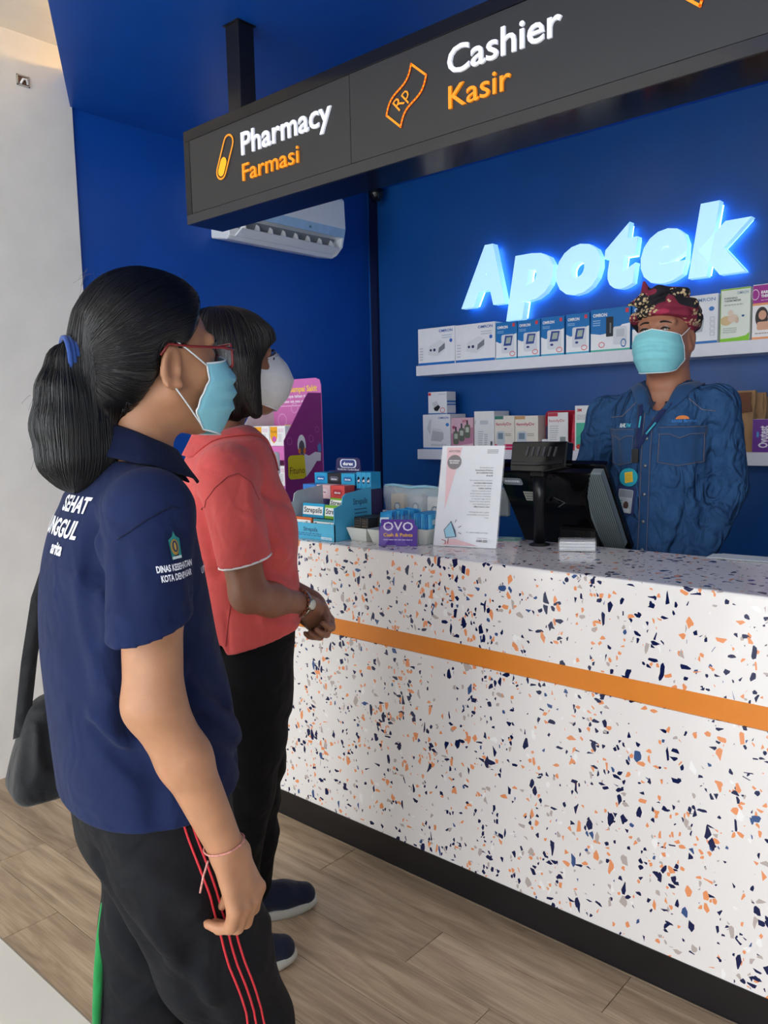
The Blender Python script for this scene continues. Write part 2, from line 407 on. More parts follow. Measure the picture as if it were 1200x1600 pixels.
def pill(t0, t1, r, k=9):
    c = np.array([-2.086, 2.145]); d = np.array([ca, sa]); q = np.array([-sa, ca]); o = []
    for i in range(k): a = -math.pi/2+math.pi*i/(k-1); o.append(c+d*(t1+r*math.cos(a))+q*r*math.sin(a)*1.0)
    for i in range(k): a = math.pi/2+math.pi*i/(k-1); o.append(c+d*(t0+r*math.cos(a))+q*r*math.sin(a)*1.0)
    return [tuple(p) for p in o]
ic.ring(pill(-.043, .043, .026), pill(-.043, .043, .020), LO)
ic.poly(pill(-.043, -.016, .0155), mat('amber_lit', '#ffb020', 0.4, var=0, emit='#ffb010', estr=0.3))
ic.build('capsule_icon', sg)
def note_icon(cx, cz, name, txt=True):
    p = Print(FRONT(0, SY0-0.002, 0)); an = math.radians(50); d = np.array([math.cos(an), math.sin(an)])*1.0; q = np.array([-math.sin(an), math.cos(an)])
    L_, H_ = .082, .034
    top = [(-L_+2*L_*i/14, H_+0.010*math.sin(2*math.pi*i/14)) for i in range(15)]
    bot = [(-L_+2*L_*i/14, -H_+0.010*math.sin(2*math.pi*i/14)) for i in range(15)]
    pts = [tuple(np.array([cx, cz])+d*a*0.8+q*b_*0.9) for a, b_ in bot+top[::-1]]
    p.line(pts, 0.0055, LO, closed=True)
    if txt: p.text('Rp', cx-0.022, cz-0.032, 0.036, LO, rot=an*0.85, bold=0.0)
    p.build(name, sg)
note_icon(-1.352, 2.129, 'banknote_icon')
note_icon(-0.60, 2.165, 'banknote_icon', False)
box('hanger_post', (-2.102, 1.672, SZ1-0.001), (-2.040, 1.735, ZC-0.0005), mat('black_post', '#17171b', 0.25, var=0.1, vscale=60), sg, 0.002)
box('hanger_post', (0.9, 1.672, SZ1-0.001), (0.962, 1.735, ZC-0.0005), _mats['black_post'], sg, 0.002)
box('ceiling_plate', (-2.108, 1.667, ZC-0.004), (-2.034, 1.740, ZC-0.0006), _mats['black_post'], sg)

# ================================================================ air conditioner on the left wall
ac = thing('air_conditioner', 'white split air conditioner with open louver on the blue wall', 'air conditioner', (XL, 2.55, 2.12))
AY0, AY1 = 2.30, 2.965
def prof(name, pts, y0, y1, m, bevel=0.0):
    return slab(name, pts, frame((0, y0, 0), (1, 0, 0), (0, 0, 1)), y1-y0, m, ac, bevel)   # extrudes towards +Y
ACW = mat('ac_white', '#e9eef2', 0.3, var=0.02)
X0 = XL+0.0005
prof('body', [(X0, 2.155), (X0, 2.43), (-2.885, 2.43), (-2.852, 2.40), (-2.846, 2.262), (-2.858, 2.225), (-2.90, 2.222), (-2.925, 2.185), (-2.92, 2.150), (-2.945, 2.135)], AY0, AY1, ACW, 0.004)
prof('front_band', [(-2.8485, 2.262), (-2.8455, 2.262), (-2.856, 2.222), (-2.862, 2.222)], AY0+.004, AY1-.004, mat('ac_blue_band', '#9dbfdf', 0.3))
prof('louver', [(-2.918, 2.156), (-2.914, 2.156), (-2.872, 2.176), (-2.868, 2.172), (-2.912, 2.148), (-2.922, 2.148)], AY0+.03, AY1-.03, ACW)
prof('dark_slot', [(-2.924, 2.19), (-2.902, 2.219), (-2.896, 2.2165), (-2.919, 2.184)], AY0+.03, AY1-.03, mat('ac_dark', '#7b8087', 0.6))
for i in range(8):
    y = AY0+0.06+i*(AY1-AY0-0.12)/7
    prof('vane', [(-2.919, 2.158), (-2.920, 2.195), (-2.904, 2.214), (-2.886, 2.20), (-2.880, 2.176)], y, y+0.006, WHITEP)
prof('end_cap', [(-2.945, 2.137), (-2.925, 2.19), (-2.90, 2.222), (-2.860, 2.222), (-2.872, 2.18), (-2.915, 2.146)], AY1-.012, AY1-.0005, ACW)
box('badge', (-2.8535, 2.72, 2.235), (-2.8500, 2.735, 2.245), ink('#5b7f9c'), ac)

# ================================================================ unseen fill lights added to brighten the counter top, behind the hanging sign
DLE = mat('downlight_lens', '#fff8ee', .4, var=0, emit='#fff2e0', estr=38.0)
for k, (x_, nm) in enumerate(((-1.9, 'added round fill light on the ceiling towards the air conditioner'), (-1.05, 'added round fill light on the ceiling above the cash terminal'), (-0.2, 'added round fill light on the ceiling past the glowing letters'))):
    dl = thing('ceiling_downlight', nm, 'fill light', (x_, 2.3, ZC-.006), 'added fill lights')
    V = [(x_+r_*math.cos(t), 2.3+r_*math.sin(t), z_) for r_, z_ in ((.075, ZC-.0005), (.075, ZC-.006), (.058, ZC-.006), (.058, ZC-.003)) for t in np.linspace(0, 2*math.pi, 25)[:-1]]
    mesh_obj('trim_ring', V, [(j*24+i, j*24+(i+1) % 24, (j+1)*24+(i+1) % 24, (j+1)*24+i) for j in range(3) for i in range(24)], WHITEP, dl, True)
    mesh_obj('lens', [(x_+.057*math.cos(t), 2.3+.057*math.sin(t), ZC-.004) for t in np.linspace(0, -2*math.pi, 25)[:-1]], [tuple(range(24))], DLE, dl)
# ================================================================ round black fixture in the corner
bp_ = at(587, 302, 1, 3.27)
fx = thing('corner_fixture', 'small round black fixture under the ceiling in the blue corner', 'fixture', (bp_[0], bp_[1], bp_[2]-0.045))
def lathe(name, prof_, org, m, parent=None, seg=24, axis='z', smooth=True, tilt=None):
    V = []; F = []; n = len(prof_)
    R = tilt.to_matrix() if tilt is not None else None
    for r_, h_ in prof_:
        for k in range(seg):
            a = 2*math.pi*k/seg; p = (r_*math.cos(a), r_*math.sin(a), h_)
            if R is not None: p = tuple(R @ Vector(p))
            V.append((org[0]+p[0], org[1]+p[1], org[2]+p[2]))
    for i in range(n-1):
        for k in range(seg): F.append((i*seg+k, i*seg+(k+1) % seg, (i+1)*seg+(k+1) % seg, (i+1)*seg+k))
    F.append(tuple(range(seg))[::-1]); F.append(tuple((n-1)*seg+k for k in range(seg)))
    return mesh_obj(name, V, F, m, parent, smooth)
lathe('dome', [(.004, -.045), (.024, -.040), (.036, -.022), (.040, 0), (.038, .018), (.030, .022)], bp_, BLACKG, fx)
lathe('mount', [(.024, .0), (.024, ZC-bp_[2]-0.0005)], (bp_[0], bp_[1], bp_[2]+0.0), BLACKM, fx)

# ================================================================ backlit letters
LET = mat('backlit_letter_face', '#d8f2ff', 0.3, var=0.0, emit=(0.36, 0.80, 1.0, 1), estr=0.58)
LED = mat('letter_back_light', '#bfe0ff', 0.4, var=0.0, emit=(0.16, 0.50, 1.0, 1), estr=9.0)
ap = thing('backlit_wall_sign', 'glowing ice blue italic letters spelling Apotek on the blue wall', 'sign', (-1.75, YB, 1.83))
YL = 3.285
def lx(px, py): return at(px, py, 1, YL)[0]
LETS = [('A', lx(719, 450), lx(791, 450), None, .262), ('p', lx(789, 450), lx(866, 450), None, .262), ('o', lx(867, 430), lx(940, 430), None, .262),
        ('t', lx(942, 410), lx(998, 410), None, .262), ('e', lx(999, 400), lx(1076, 400), None, .262), ('k', lx(1074, 380), lx(1176, 380), None, .262)]
zb = at(900, 453, 1, YL)[2]+0.005
for ch, a, b_, _n, hh in LETS:
    V, F = text_mesh(ch, 0.062, 0.16, 0.5, 4); k = 0.255/CAPH
    lo, hi = V[:, 0].min(), V[:, 0].max(); g = 0.006
    X = a+g+(V[:, 0]-lo)/(hi-lo)*(b_-a-2*g); Z = zb+(V[:, 1]-0.0)*k
    if ch in 'poe': Z = zb+(V[:, 1])*k*1.04
    fr_ = V[:, 2] > 0
    me = mesh_obj('letter', np.stack([X, np.where(fr_, YL, YL+0.042), Z], 1), F, LET, ap)
    cx, cz = X.mean(), Z.mean()
    mesh_obj('back_light', np.stack([cx+(X-cx)*0.94, np.where(fr_, YL+0.0425, YL+0.050), cz+(Z-cz)*0.94], 1), F, LED, me)

# ================================================================ wall shelves and their goods
YF = 3.205
SH = mat('white_shelf', '#e6e8f0', 0.4, var=0.02)
Z1, Z2 = at(650, 572, 1, 3.19)[2], at(653, 702, 1, 3.19)[2]
xs0, xs1 = at(650, 580, 1, 3.19)[0], 1.2
for z_, lb in ((Z1, 'upper white floating wall shelf under the glowing letters'), (Z2, 'lower white floating wall shelf behind the cashier')):
    tag(box('wall_shelf', (xs0, 3.19, z_-0.05), (xs1, YB-0.0005, z_), SH, None, 0.0015), lb, 'shelf')
def carton(name, label, p0, p1, zb_, zt_, col, fn, depth=0.14, y=YF, group=None, cat='box', side=None):
    """p0, p1: x range; a card box with print on the face towards the counter."""
    x0, x1 = p0, p1
    o = tag(box(name, (x0, y, zb_), (x1, y+depth, zt_), mat('card_'+col.lstrip('#'), col, 0.4, var=0.02), None, 0.0012), label, cat, group)
    if fn:
        p = Print(FRONT(x0, y, zb_)); fn(p, x1-x0, zt_-zb_); p.build('front_print', o)
    if side:
        q = Print(frame((x1, y, zb_), (0, 1, 0), (0, 0, 1))); side(q, depth, zt_-zb_); q.build('side_print', o)
    return o
def sx(px, py=540): return at(px, py, 1, YF)[0]
def sz(px, py): return at(px, py, 1, YF)[2]
I = ink
def nebul(p, w, h):
    p.rect(0.002, 0.001, w-0.002, h*0.07, I('#1d6fbe'))
    p.text('OMRON', w*0.94, h*0.86, h*0.075, I('#2a5db0'), width=w*0.36, align='r', bold=0.02)
    p.greek(w*0.66, h*0.68, w*0.93, h*0.80, 2, I('#b9c4d4'), 0.4)
    p.disc(w*0.90, h*0.62, h*0.05, h*0.05, I('#2f66c0'))
    p.greek(w*0.05, h*0.12, w*0.15, h*0.5, 5, I('#c5cad2'))
    p.poly([(w*.28, h*.28), (w*.55, h*.22), (w*.74, h*.36), (w*.74, h*.58), (w*.60, h*.66), (w*.32, h*.52)], I('#e3e6ea'))
    p.poly([(w*.56, h*.30), (w*.74, h*.42), (w*.74, h*.57), (w*.58, h*.45)], I('#7d858d'))
    p.disc(w*.36, h*.40, w*.03, h*.035, I('#28365c')); p.disc(w*.46, h*.40, w*.035, h*.04, I('#28365c'))
def bpm(p, w, h):
    B, Wt = I('#0e76c0'), I('#f3f6f9')
    p.rect(0.001, h*0.05, w-0.001, h-0.001, B)
    p.poly([(0.001, h*0.05), (w-.001, h*.05), (w-.001, h*.68), (w*.8, h*.64), (w*.5, h*.48), (w*.2, h*.44), (0.001, h*.50)], Wt)
    p.rect(0.001, 0.001, w-0.001, h*0.05, I('#49b3d6'))
    p.text('OMRON', w*0.08, h*0.83, h*0.075, I('#ffffff'), width=w*0.5, bold=0.03)
    p.greek(w*.08, h*.70, w*.4, h*.78, 2, I('#9cc9ea'))
    p.rect(w*.80, h*.86, w*.92, h*.95, I('#d8414d'))
    p.poly(round_rect(w*.28, h*.16, w*.88, h*.66, w*.08), I('#dfe5ec'))
    p.poly([(w*.38, h*.36), (w*.74, h*.36), (w*.82, h*.62), (w*.46, h*.63)], I('#2c4c94'))
    p.poly([(w*.48, h*.42), (w*.70, h*.42), (w*.75, h*.58), (w*.53, h*.58)], I('#aab9ae'))
    p.disc(w*.48, h*.28, w*.07, h*.03, I('#27418a'))
    p.ring(ring2d(w*.80, h*.14, w*.13, h*.07), ring2d(w*.80, h*.14, w*.10, h*.05), I('#e07a84'))
def bpm_wide(p, w, h):
    B, Wt = I('#0e76c0'), I('#f3f6f9')
    p.rect(0.001, h*0.05, w-0.001, h-0.001, B)
    p.poly([(0.001, h*0.05), (w-.001, h*.05), (w-.001, h*.62), (w*.8, h*.60), (w*.6, h*.44), (w*.25, h*.40), (0.001, h*.44)], Wt)
    p.rect(0.001, 0.001, w-0.001, h*0.05, I('#54b9a4'))
    p.text('OMRON', w*0.06, h*0.82, h*0.08, I('#ffffff'), width=w*0.36, bold=0.03)
    p.greek(w*.06, h*.60, w*.26, h*.76, 3, I('#9cc9ea')); p.rect(w*.88, h*.86, w*.96, h*.96, I('#d8414d'))
    p.poly(round_rect(w*.40, h*.34, w*.58, h*.80, w*.02), I('#1b2028')); p.rect(w*.49, h*.42, w*.53, h*.66, I('#70767e'))
    p.poly(round_rect(w*.58, h*.14, w*.92, h*.56, w*.05), I('#dde2e8')); p.poly(round_rect(w*.66, h*.32, w*.86, h*.50, w*.02), I('#c3cbd2'))
    p.ring(ring2d(w*.84, h*.17, w*.07, h*.10), ring2d(w*.84, h*.17, w*.05, h*.07), I('#3a74b8'))
    p.ring(ring2d(w*.29, h*.16, w*.08, h*.07), ring2d(w*.29, h*.16, w*.06, h*.05), I('#e07a84'))
def white_neb(p, w, h):
    p.rect(.001, .001, w-.001, h*.055, I('#1d6fbe'))
    p.text('OMRON', w*.94, h*.86, h*.07, I('#7f9cc4'), width=w*.5, align='r', bold=.02)
    p.disc(w*.86, h*.70, w*.06, h*.045, I('#3b82cc'))
    p.poly([(w*.34, h*.22), (w*.66, h*.25), (w*.70, h*.52), (w*.36, h*.46)], I('#b3b8be'))
    p.poly([(w*.36, h*.46), (w*.70, h*.52), (w*.60, h*.60), (w*.32, h*.55)], I('#d9dde0'))
    p.line([(w*.55, h*.56), (w*.40, h*.62), (w*.36, h*.76)], w*.015, I('#a9afb6'))
    for k in range(4): p.line([(w*.84, h*(.16+.1*k)), (w*.93, h*(.16+.1*k)), (w*.93, h*(.23+.1*k)), (w*.84, h*(.23+.1*k))], w*.008, I('#aeb6bf'), True)
def green_ther(p, w, h):
    p.rect(.001, h*.97, w-.001, h-.001, I('#86c232')); p.rect(.001, .001, w*.03, h-.001, I('#9ed05a'))
    p.poly([(.001, .001), (w-.001, .001), (w-.001, h*.16), (w*.88, h*.10), (w*.6, h*.075), (.001, h*.06)], I('#86d024'))
    p.text('OMRON', w*.94, h*.88, h*.055, I('#9fb4c4'), width=w*.38, align='r', bold=.02)
    p.text('FOREHEAD', w*.14, h*.80, h*.035, I('#6f7a76'), width=w*.44, bold=.02); p.text('THERMOMETER', w*.14, h*.75, h*.035, I('#6f7a76'), width=w*.56, bold=.02)
    p.greek(w*.14, h*.66, w*.8, h*.72, 1, I('#b9c2bb'), .4)
    p.disc(w*.22, h*.40, w*.2, h*.09, I('#dcc08e')); p.disc(w*.44, h*.44, w*.17, h*.075, I('#e6cdb6')); p.disc(w*.36, h*.54, w*.09, h*.055, I('#e8d2bf'))
    p.disc(w*.58, h*.40, w*.06, h*.06, I('#dfc4ac'))
    p.disc(w*.78, h*.47, w*.05, h*.02, I('#3a5f98'))
    p.greek(w*.12, h*.16, w*.6, h*.27, 3, I('#b4c0b4'))
def purple_ther(p, w, h):
    p.rect(.001, h*.66, w-.001, h*.985, I('#a3218d')); p.rect(.001, h*.62, w-.001, h*.66, I('#f2a36a')); p.rect(.001, .001, w-.001, h*.045, I('#f2a36a'))
    p.ring(ring2d(w*.08, h*.82, w*.12, h*.10), ring2d(w*.08, h*.82, w*.10, h*.083), I('#e9c5e4'))
    p.text('EAR', w*.26, h*.83, h*.05, I('#ffffff'), bold=.04); p.text('THERMOMETER', w*.26, h*.76, h*.05, I('#ffffff'), bold=.04, width=w*.7)
    p.greek(w*.26, h*.69, w*.9, h*.73, 1, I('#d79ccc'), .4)
    p.disc(w*.30, h*.40, w*.20, h*.19, I('#2a1c1c')); p.disc(w*.32, h*.44, w*.12, h*.085, I('#d9a183')); p.disc(w*.62, h*.40, w*.14, h*.085, I('#e3b195'))
    p.poly(round_rect(w*.16, h*.17, w*.9, h*.32, w*.06), I('#e0ab8d')); p.disc(w*.66, h*.28, w*.15, h*.06, I('#9cb4bf'))
    p.greek(w*.1, h*.09, w*.7, h*.13, 1, I('#b0a8a2'), .5)
G1 = 'goods on the upper wall shelf'
e1 = 0.0012
def up(px0, px1, ptop, pxm=None): return sx(px0)+e1, sx(px1)-e1, Z1, sz(px0, ptop)
a, b_, c, d = up(653, 711, 515); carton('nebulizer_box', 'white nebulizer carton at the corner end of the upper shelf', a, b_, c, d, '#eff1f4', nebul, group=G1)
a, b_, c, d = up(711, 774, 509); carton('nebulizer_box', 'white nebulizer carton beside the row of blue monitor boxes', a, b_, c, d, '#eff1f4', nebul, group=G1)
for (q0, q1, t_), lb in zip(((774.5, 808, 505), (808.5, 844, 501.5), (845, 882, 497), (884, 921, 492)),
        ('blue and white pressure monitor box touching the white nebulizer carton', 'blue and white pressure monitor box, second after the white nebulizer cartons',
         'blue and white pressure monitor box, third after the white nebulizer cartons', 'blue and white pressure monitor box beside the wider one')):
    a, b_, c, d = up(q0, q1, t_); carton('monitor_box', lb, a, b_, c, d, '#2a84c6', bpm, 0.10, group=G1)
a, b_, c, d = up(922.5, 985, 485); carton('monitor_box', 'wide blue monitor box picturing a black cuff and white device', a, b_, c, d, '#2a84c6', bpm_wide, 0.12, group=G1)
a, b_, c, d = up(987, 1049, 475.5); carton('monitor_box', 'wide blue monitor box partly hidden behind the patterned headcloth', a, b_, c, d, '#2a84c6', bpm_wide, 0.12, group=G1)
a, b_, c, d = up(1052, 1121, 466); carton('nebulizer_box', 'white carton with grey device beside the green thermometer box', a, b_, c, d, '#eceff3', white_neb, group=G1)
a, b_, c, d = up(1123.5, 1171, 453); carton('thermometer_box', 'pale box with lime green edges showing a baby', a, b_, c, d, '#e9f0e4', green_ther, 0.09, group=G1)
a, b_, c, d = up(1173.5, 1226, 446); carton('thermometer_box', 'purple and white ear thermometer box with mother and baby picture', a, b_, c, d, '#f5f2f3', purple_ther, 0.09, group=G1)
G2 = 'goods on the lower wall shelf'
zt = sz(661, 648)
def neb_small(p, w, h):
    p.rect(.001, .001, w-.001, h*.05, I('#1d6fbe')); p.text('OMRON', w*.94, h*.87, h*.06, I('#2a5db0'), width=w*.36, align='r', bold=.02)
    p.disc(w*.90, h*.70, w*.06, h*.05, I('#3b82cc'))
    p.poly([(w*.30, h*.25), (w*.66, h*.22), (w*.76, h*.30), (w*.76, h*.48), (w*.36, h*.54)], I('#c2c6ca')); p.poly([(w*.36, h*.54), (w*.76, h*.48), (w*.66, h*.58), (w*.34, h*.62)], I('#e2e4e6'))
    p.poly([(w*.16, h*.60), (w*.26, h*.86), (w*.33, h*.84), (w*.28, h*.40)], I('#d3d6d9')); p.greek(w*.3, h*.09, w*.9, h*.16, 2, I('#b5bcc4'))
carton('nebulizer_box', 'white nebulizer carton carrying a small box on the lower shelf', sx(661, 680), sx(704, 680)-e1, Z2, zt, '#eff1f4', neb_small, 0.13, group=G2)
def wristbox(p, w, h):
    p.rect(w*.02, h*.84, w*.16, h*.96, I('#d8414d')); p.text('OMRON', w*.95, h*.86, h*.07, I('#aab4c4'), width=w*.42, align='r')
    p.poly([(w*.20, h*.50), (w*.46, h*.60), (w*.58, h*.42), (w*.32, h*.30)], I('#d5d9dd')); p.poly([(w*.30, h*.28), (w*.56, h*.42), (w*.66, h*.32), (w*.52, h*.14), (w*.36, h*.16)], I('#1c1c22'))
    p.ring(ring2d(w*.78, h*.18, w*.13, h*.12), ring2d(w*.78, h*.18, w*.10, h*.09), I('#e07a84')); p.rect(.001, .001, w-.001, h*.05, I('#1d6fbe'))
carton('wrist_monitor_box', 'small white box stacked on the nebulizer carton', sx(669, 630), sx(698, 630), zt+0.0003, sz(669, 613), '#eef0f3', wristbox, 0.075, group=G2,
       side=lambda p, w, h: (p.rect(.002, h*.52, w-.002, h*.60, I('#3b82cc')), p.rect(.002, h*.40, w-.002, h*.46, I('#3b82cc')), p.rect(.001, .001, w-.001, h*.05, I('#1d6fbe'))))
def gluc(p, w, h):
    p.rect(.001, .001, w-.001, h-.001, I('#e3bcc9')); p.poly([(0.001, h*.5), (w-.001, h*.7), (w-.001, h*.2), (.001, h*.1)], I('#c98ba6'))
    for k in range(3):
        u = w*(.10+.26*k); v = h*(.16+.10*k); p.poly(round_rect(u, v, u+w*.25, v+h*.42, w*.08), I('#6d7566')); p.poly(round_rect(u+w*.05, v+h*.18, u+w*.20, v+h*.34, w*.02), I('#c9d0c0'))
        p.rect(u+w*.09, v+h*.42, u+w*.16, v+h*.56, I('#43424f'))
    p.text('GCU', w*.52, h*.86, h*.07, I('#b0303c'), bold=.03); p.disc(w*.14, h*.70, w*.07, h*.05, I('#b44f78'))
carton('glucose_meter_box', 'pink box picturing three small meters on the lower shelf', sx(705, 680), sx(740, 680)-e1, Z2, sz(705, 653), '#d9aebd', gluc, 0.10, group=G2)
def syr(p, w, h):
    p.poly(round_rect(w*.30, h*.66, w*.7, h*.76, w*.03), I('#c7ccd0')); p.greek(w*.2, h*.1, w*.46, h*.5, 7, I('#bfc4c8')); p.greek(w*.52, h*.06, w*.68, h*.42, 7, I('#a9b0b6'))
    p.rect(w*.82, h*.05, w*.92, h*.22, I('#50585f')); p.text('Pen', w*.10, h*.68, h*.05, I('#9aa2a8'), rot=1.57)
carton('white_goods_box', 'tall plain white box beside the pink meter box', sx(741, 680), sx(772.5, 680)-e1, Z2, sz(741, 643), '#f0f1ef', syr, 0.13, group=G2)
def famdr(c1):
    def fn(p, w, h):
        p.rect(.001, h*.90, w*.45, h-.001, I(c1)); p.text('familyDr', w*.07, h*.72, h*.085, I('#c02a55'), width=w*.8, bold=.01)
        p.rect(.001, .001, w-.001, h*.17, I('#d32a63')); p.poly(round_rect(w*.10, h*.13, w*.52, h*.55, w*.1), I('#cdd6dc')); p.rect(w*.18, h*.32, w*.44, h*.50, I('#7e93a3'))
        p.greek(w*.55, h*.40, w*.85, h*.50, 2, I('#a79f94')); p.greek(w*.50, h*.05, w*.92, h*.12, 1, I('#f0c4d4'))
    return fn
carton('meter_box', 'cream family meter box with a dark green corner flash', sx(773, 680), sx(804, 680)-e1, Z2, sz(773, 650), '#efe9dc', famdr('#3a7d6e'), 0.10, group=G2)
carton('meter_box', 'cream family meter box with a light brown corner flash', sx(804.5, 680), sx(841, 680)-e1, Z2, sz(804, 650), '#efe9dc', famdr('#caa06e'), 0.10, group=G2)
# red zip pouch
rp = thing('red_zip_pouch', 'clear pouch with red piping holding a white family leaflet', 'pouch', (sx(870, 690), YF+.03, Z2), G2)
u0, u1, zt = sx(842, 680)+.004, sx(897, 680)-.002, sz(897, 641)
RED = mat('red_vinyl', '#b3203a', 0.25, var=0.1)
slab('pouch_back', round_rect(0, 0.0, u1-u0, zt-Z2, .02), FRONT(u0, YF+.055, Z2), .004, RED, rp)
tube('piping', [(u0+p[0], YF+.05, Z2+p[1]) for p in round_rect(.004, .004, u1-u0-.004, zt-Z2-.003, .02)], .004, RED, rp, 6, True)
slab('gusset', [(u1-u0-.030, .002), (u1-u0-.002, .002), (u1-u0-.001, zt-Z2-.03), (u1-u0-.018, zt-Z2-.015)], FRONT(u0, YF+.03, Z2), .02, mat('red_clear_vinyl', '#c8304c', 0.1, var=0.35, vscale=60), rp)
lf = box('leaflet', (u0+.035, YF+.012, Z2+.03), (u1-.035, YF+.016, zt-.008), PAPER, rp)
p = Print(FRONT(u0+.035, YF+.012, Z2+.03)); w, h = u1-u0-.07, zt-.038-Z2
p.rect(.001, h*.88, w*.5, h-.001, I('#c0304a')); p.text('familyDr', w*.06, h*.70, h*.09, I('#c02a55'), width=w*.8); p.greek(w*.1, h*.1, w*.55, h*.6, 7, I('#c4c8ca')); p.rect(w*.62, h*.04, w*.90, h*.22, I('#8d9a98')); p.build('leaflet_print', lf)
box('device', (u0+.004, YF+.01, Z2+.002), (u0+.034, YF+.03, Z2+.05), WHITEP, rp, .003)
box('strip_case', (u0+.018, YF+.02, Z2+.05), (u0+.034, YF+.035, Z2+.11), ink('#23284a'), rp, .002)
def m3(p, w, h):
    p.text('3M', w*.07, h*.87, h*.065, I('#c8202e'), bold=.04); p.rect(w*.6, h*.95, w*.8, h-.001, I('#55b8ae')); p.greek(w*.07, h*.68, w*.85, h*.80, 4, I('#bcc2c4'))
    p.rect(w*.05, h*.12, w*.7, h*.62, I('#3bb59a')); p.poly([(w*.05, h*.3), (w*.3, h*.4), (w*.7, h*.2), (w*.7, h*.62), (w*.05, h*.62)], I('#4ec3a2')); p.text('3M', w*.40, h*.48, h*.07, I('#2f7f8c'), bold=.03)
    p.disc(w*.13, h*.09, w*.08, h*.055, I('#d04030'))
carton('mask_box', 'white and sea green mask box beside the red pouch', sx(898, 680), sx(950, 680), Z2, sz(898, 634), '#eef1ef', m3, 0.09, group=G2)
# paper bags
KR = mat('kraft_paper', '#a3805a', 0.75, var=0.12, vscale=25, bump=0.3, bscale=60)
KB = mat('dark_kraft_paper', '#6e4632', 0.75, var=0.1, bump=0.3, bscale=60)
for i, (q0, q1, t_, dy) in enumerate(((1140, 1176, 611, 0.0), (1158, 1188, 612, 0.045), (1168, 1197, 617, 0.085))):
    bx0, bx1, zt = sx(q0, 660), sx(q1, 660), sz(q0, t_)-0.004*i
    g = thing('paper_bag', ['brown paper bag with folded flap beside the purple test box', 'brown paper bag standing between two other paper bags', 'brown paper bag at the wall behind the other bags'][i], 'paper bag', ((bx0+bx1)/2, YF+.02+dy, Z2), G2)
    n = len(g.name)
    Wd = bx1-bx0; H = zt-Z2
    bm = bmesh.new()
    bm_box(bm, (bx0, YF+.006+dy, Z2+.0005), (bx1, YF+.044+dy, zt))
    bmesh.ops.subdivide_edges(bm, edges=bm.edges[:], cuts=4, use_grid_fill=True)
    for v in bm.verts:
        t = (v.co.z-Z2)/H; c0 = YF+.025+dy
        v.co.y = c0+(v.co.y-c0)*(1-0.6*t)+0.002*math.sin(9*v.co.x*20+t*7); v.co.x += 0.003*math.sin(t*9+i)
    bm_obj('bag_body', bm, KR, g)
    slab('folded_flap', [(0.0, H*.62), (Wd*.95, H*.66), (Wd*.86, H*.80), (Wd*.9, H*.97), (.004, H*.97)], FRONT(bx0, YF+.0045+dy, Z2), .003, KB if i == 0 else KR, g)
def ovu(p, w, h):
    p.rect(.001, .001, w*.55, h-.001, I('#6d3596')); p.poly([(w*.5, .001), (w*.75, h*.3), (w*.6, h*.6), (w*.7, h-.001), (w*.45, h-.001), (w*.45, .001)], I('#7d4aa3'))
    p.text('Ovutest', w*.42, h*.14, w*.26, I('#f4ecf8'), width=h*.66, rot=math.pi/2, bold=.03); p.rect(w*.12, h*.46, w*.18, h*.62, I('#4fa0d8'))
    p.poly(round_rect(w*.72, h*.2, w*.98, h*.5, w*.05), I('#c9cdd3'))
carton('test_kit_box', 'purple test kit box in front of the brown paper bags', sx(1177, 680), sx(1236, 680), Z2, sz(1177, 655), '#e8e4ee', ovu, 0.035, y=YF-.012, group=G2)

# ================================================================ counter
CY, CZ, CX0, CX1, CYB = 1.70, 0.95, -2.76, 1.75, 2.10
ct = thing('service_counter', 'white terrazzo service counter with orange stripe and black plinth', 'counter', (-0.4, CY, 0))
slab('worktop', [(CY, 0.7215), (CY+.03, 0.7215), (CY+.03, 0.905), (CYB, 0.905), (CYB, CZ), (CY+.006, CZ), (CY+.0018, CZ-.0018), (CY, CZ-.006)], frame((CX1, 0, 0), (0, 1, 0), (0, 0, 1)), CX1-CX0, TERR, ct)
box('worktop_return', (CX0, CYB+.0005, 0.905), (-2.20, 2.50, CZ), TERR, ct, 0.003)
ORG = mat('orange_stripe', '#e0852c', 0.4, var=0.02)
box('orange_stripe', (CX0, CY+0.004, 0.6695), (CX1, CY+.03, 0.7213), ORG, ct)
box('lower_front_panel', (CX0, CY+.0005, 0.0865), (CX1, CY+.03, 0.6692), TERR, ct)
box('plinth', (CX0, CY-0.002, 0.0), (CX1, CY+.03, 0.0863), mat('black_plinth', '#1b1a1c', 0.3, var=0.15, vscale=20), ct)
box('end_panel', (CX0, CY+.031, 0.0), (CX0+.03, 2.48, 0.9045), TERR, ct)
box('inner_desk', (-1.96, CY+.06, 0.70), (CX1, 2.24, 0.73), mat('inner_desk_white', '#d6d6d6', 0.4), ct)
box('inner_panel', (CX0+.04, 2.05, 0.0), (CX1, 2.07, 0.70), _mats['inner_desk_white'], ct)
# ================================================================ things on the counter
T0 = CZ+0.0004
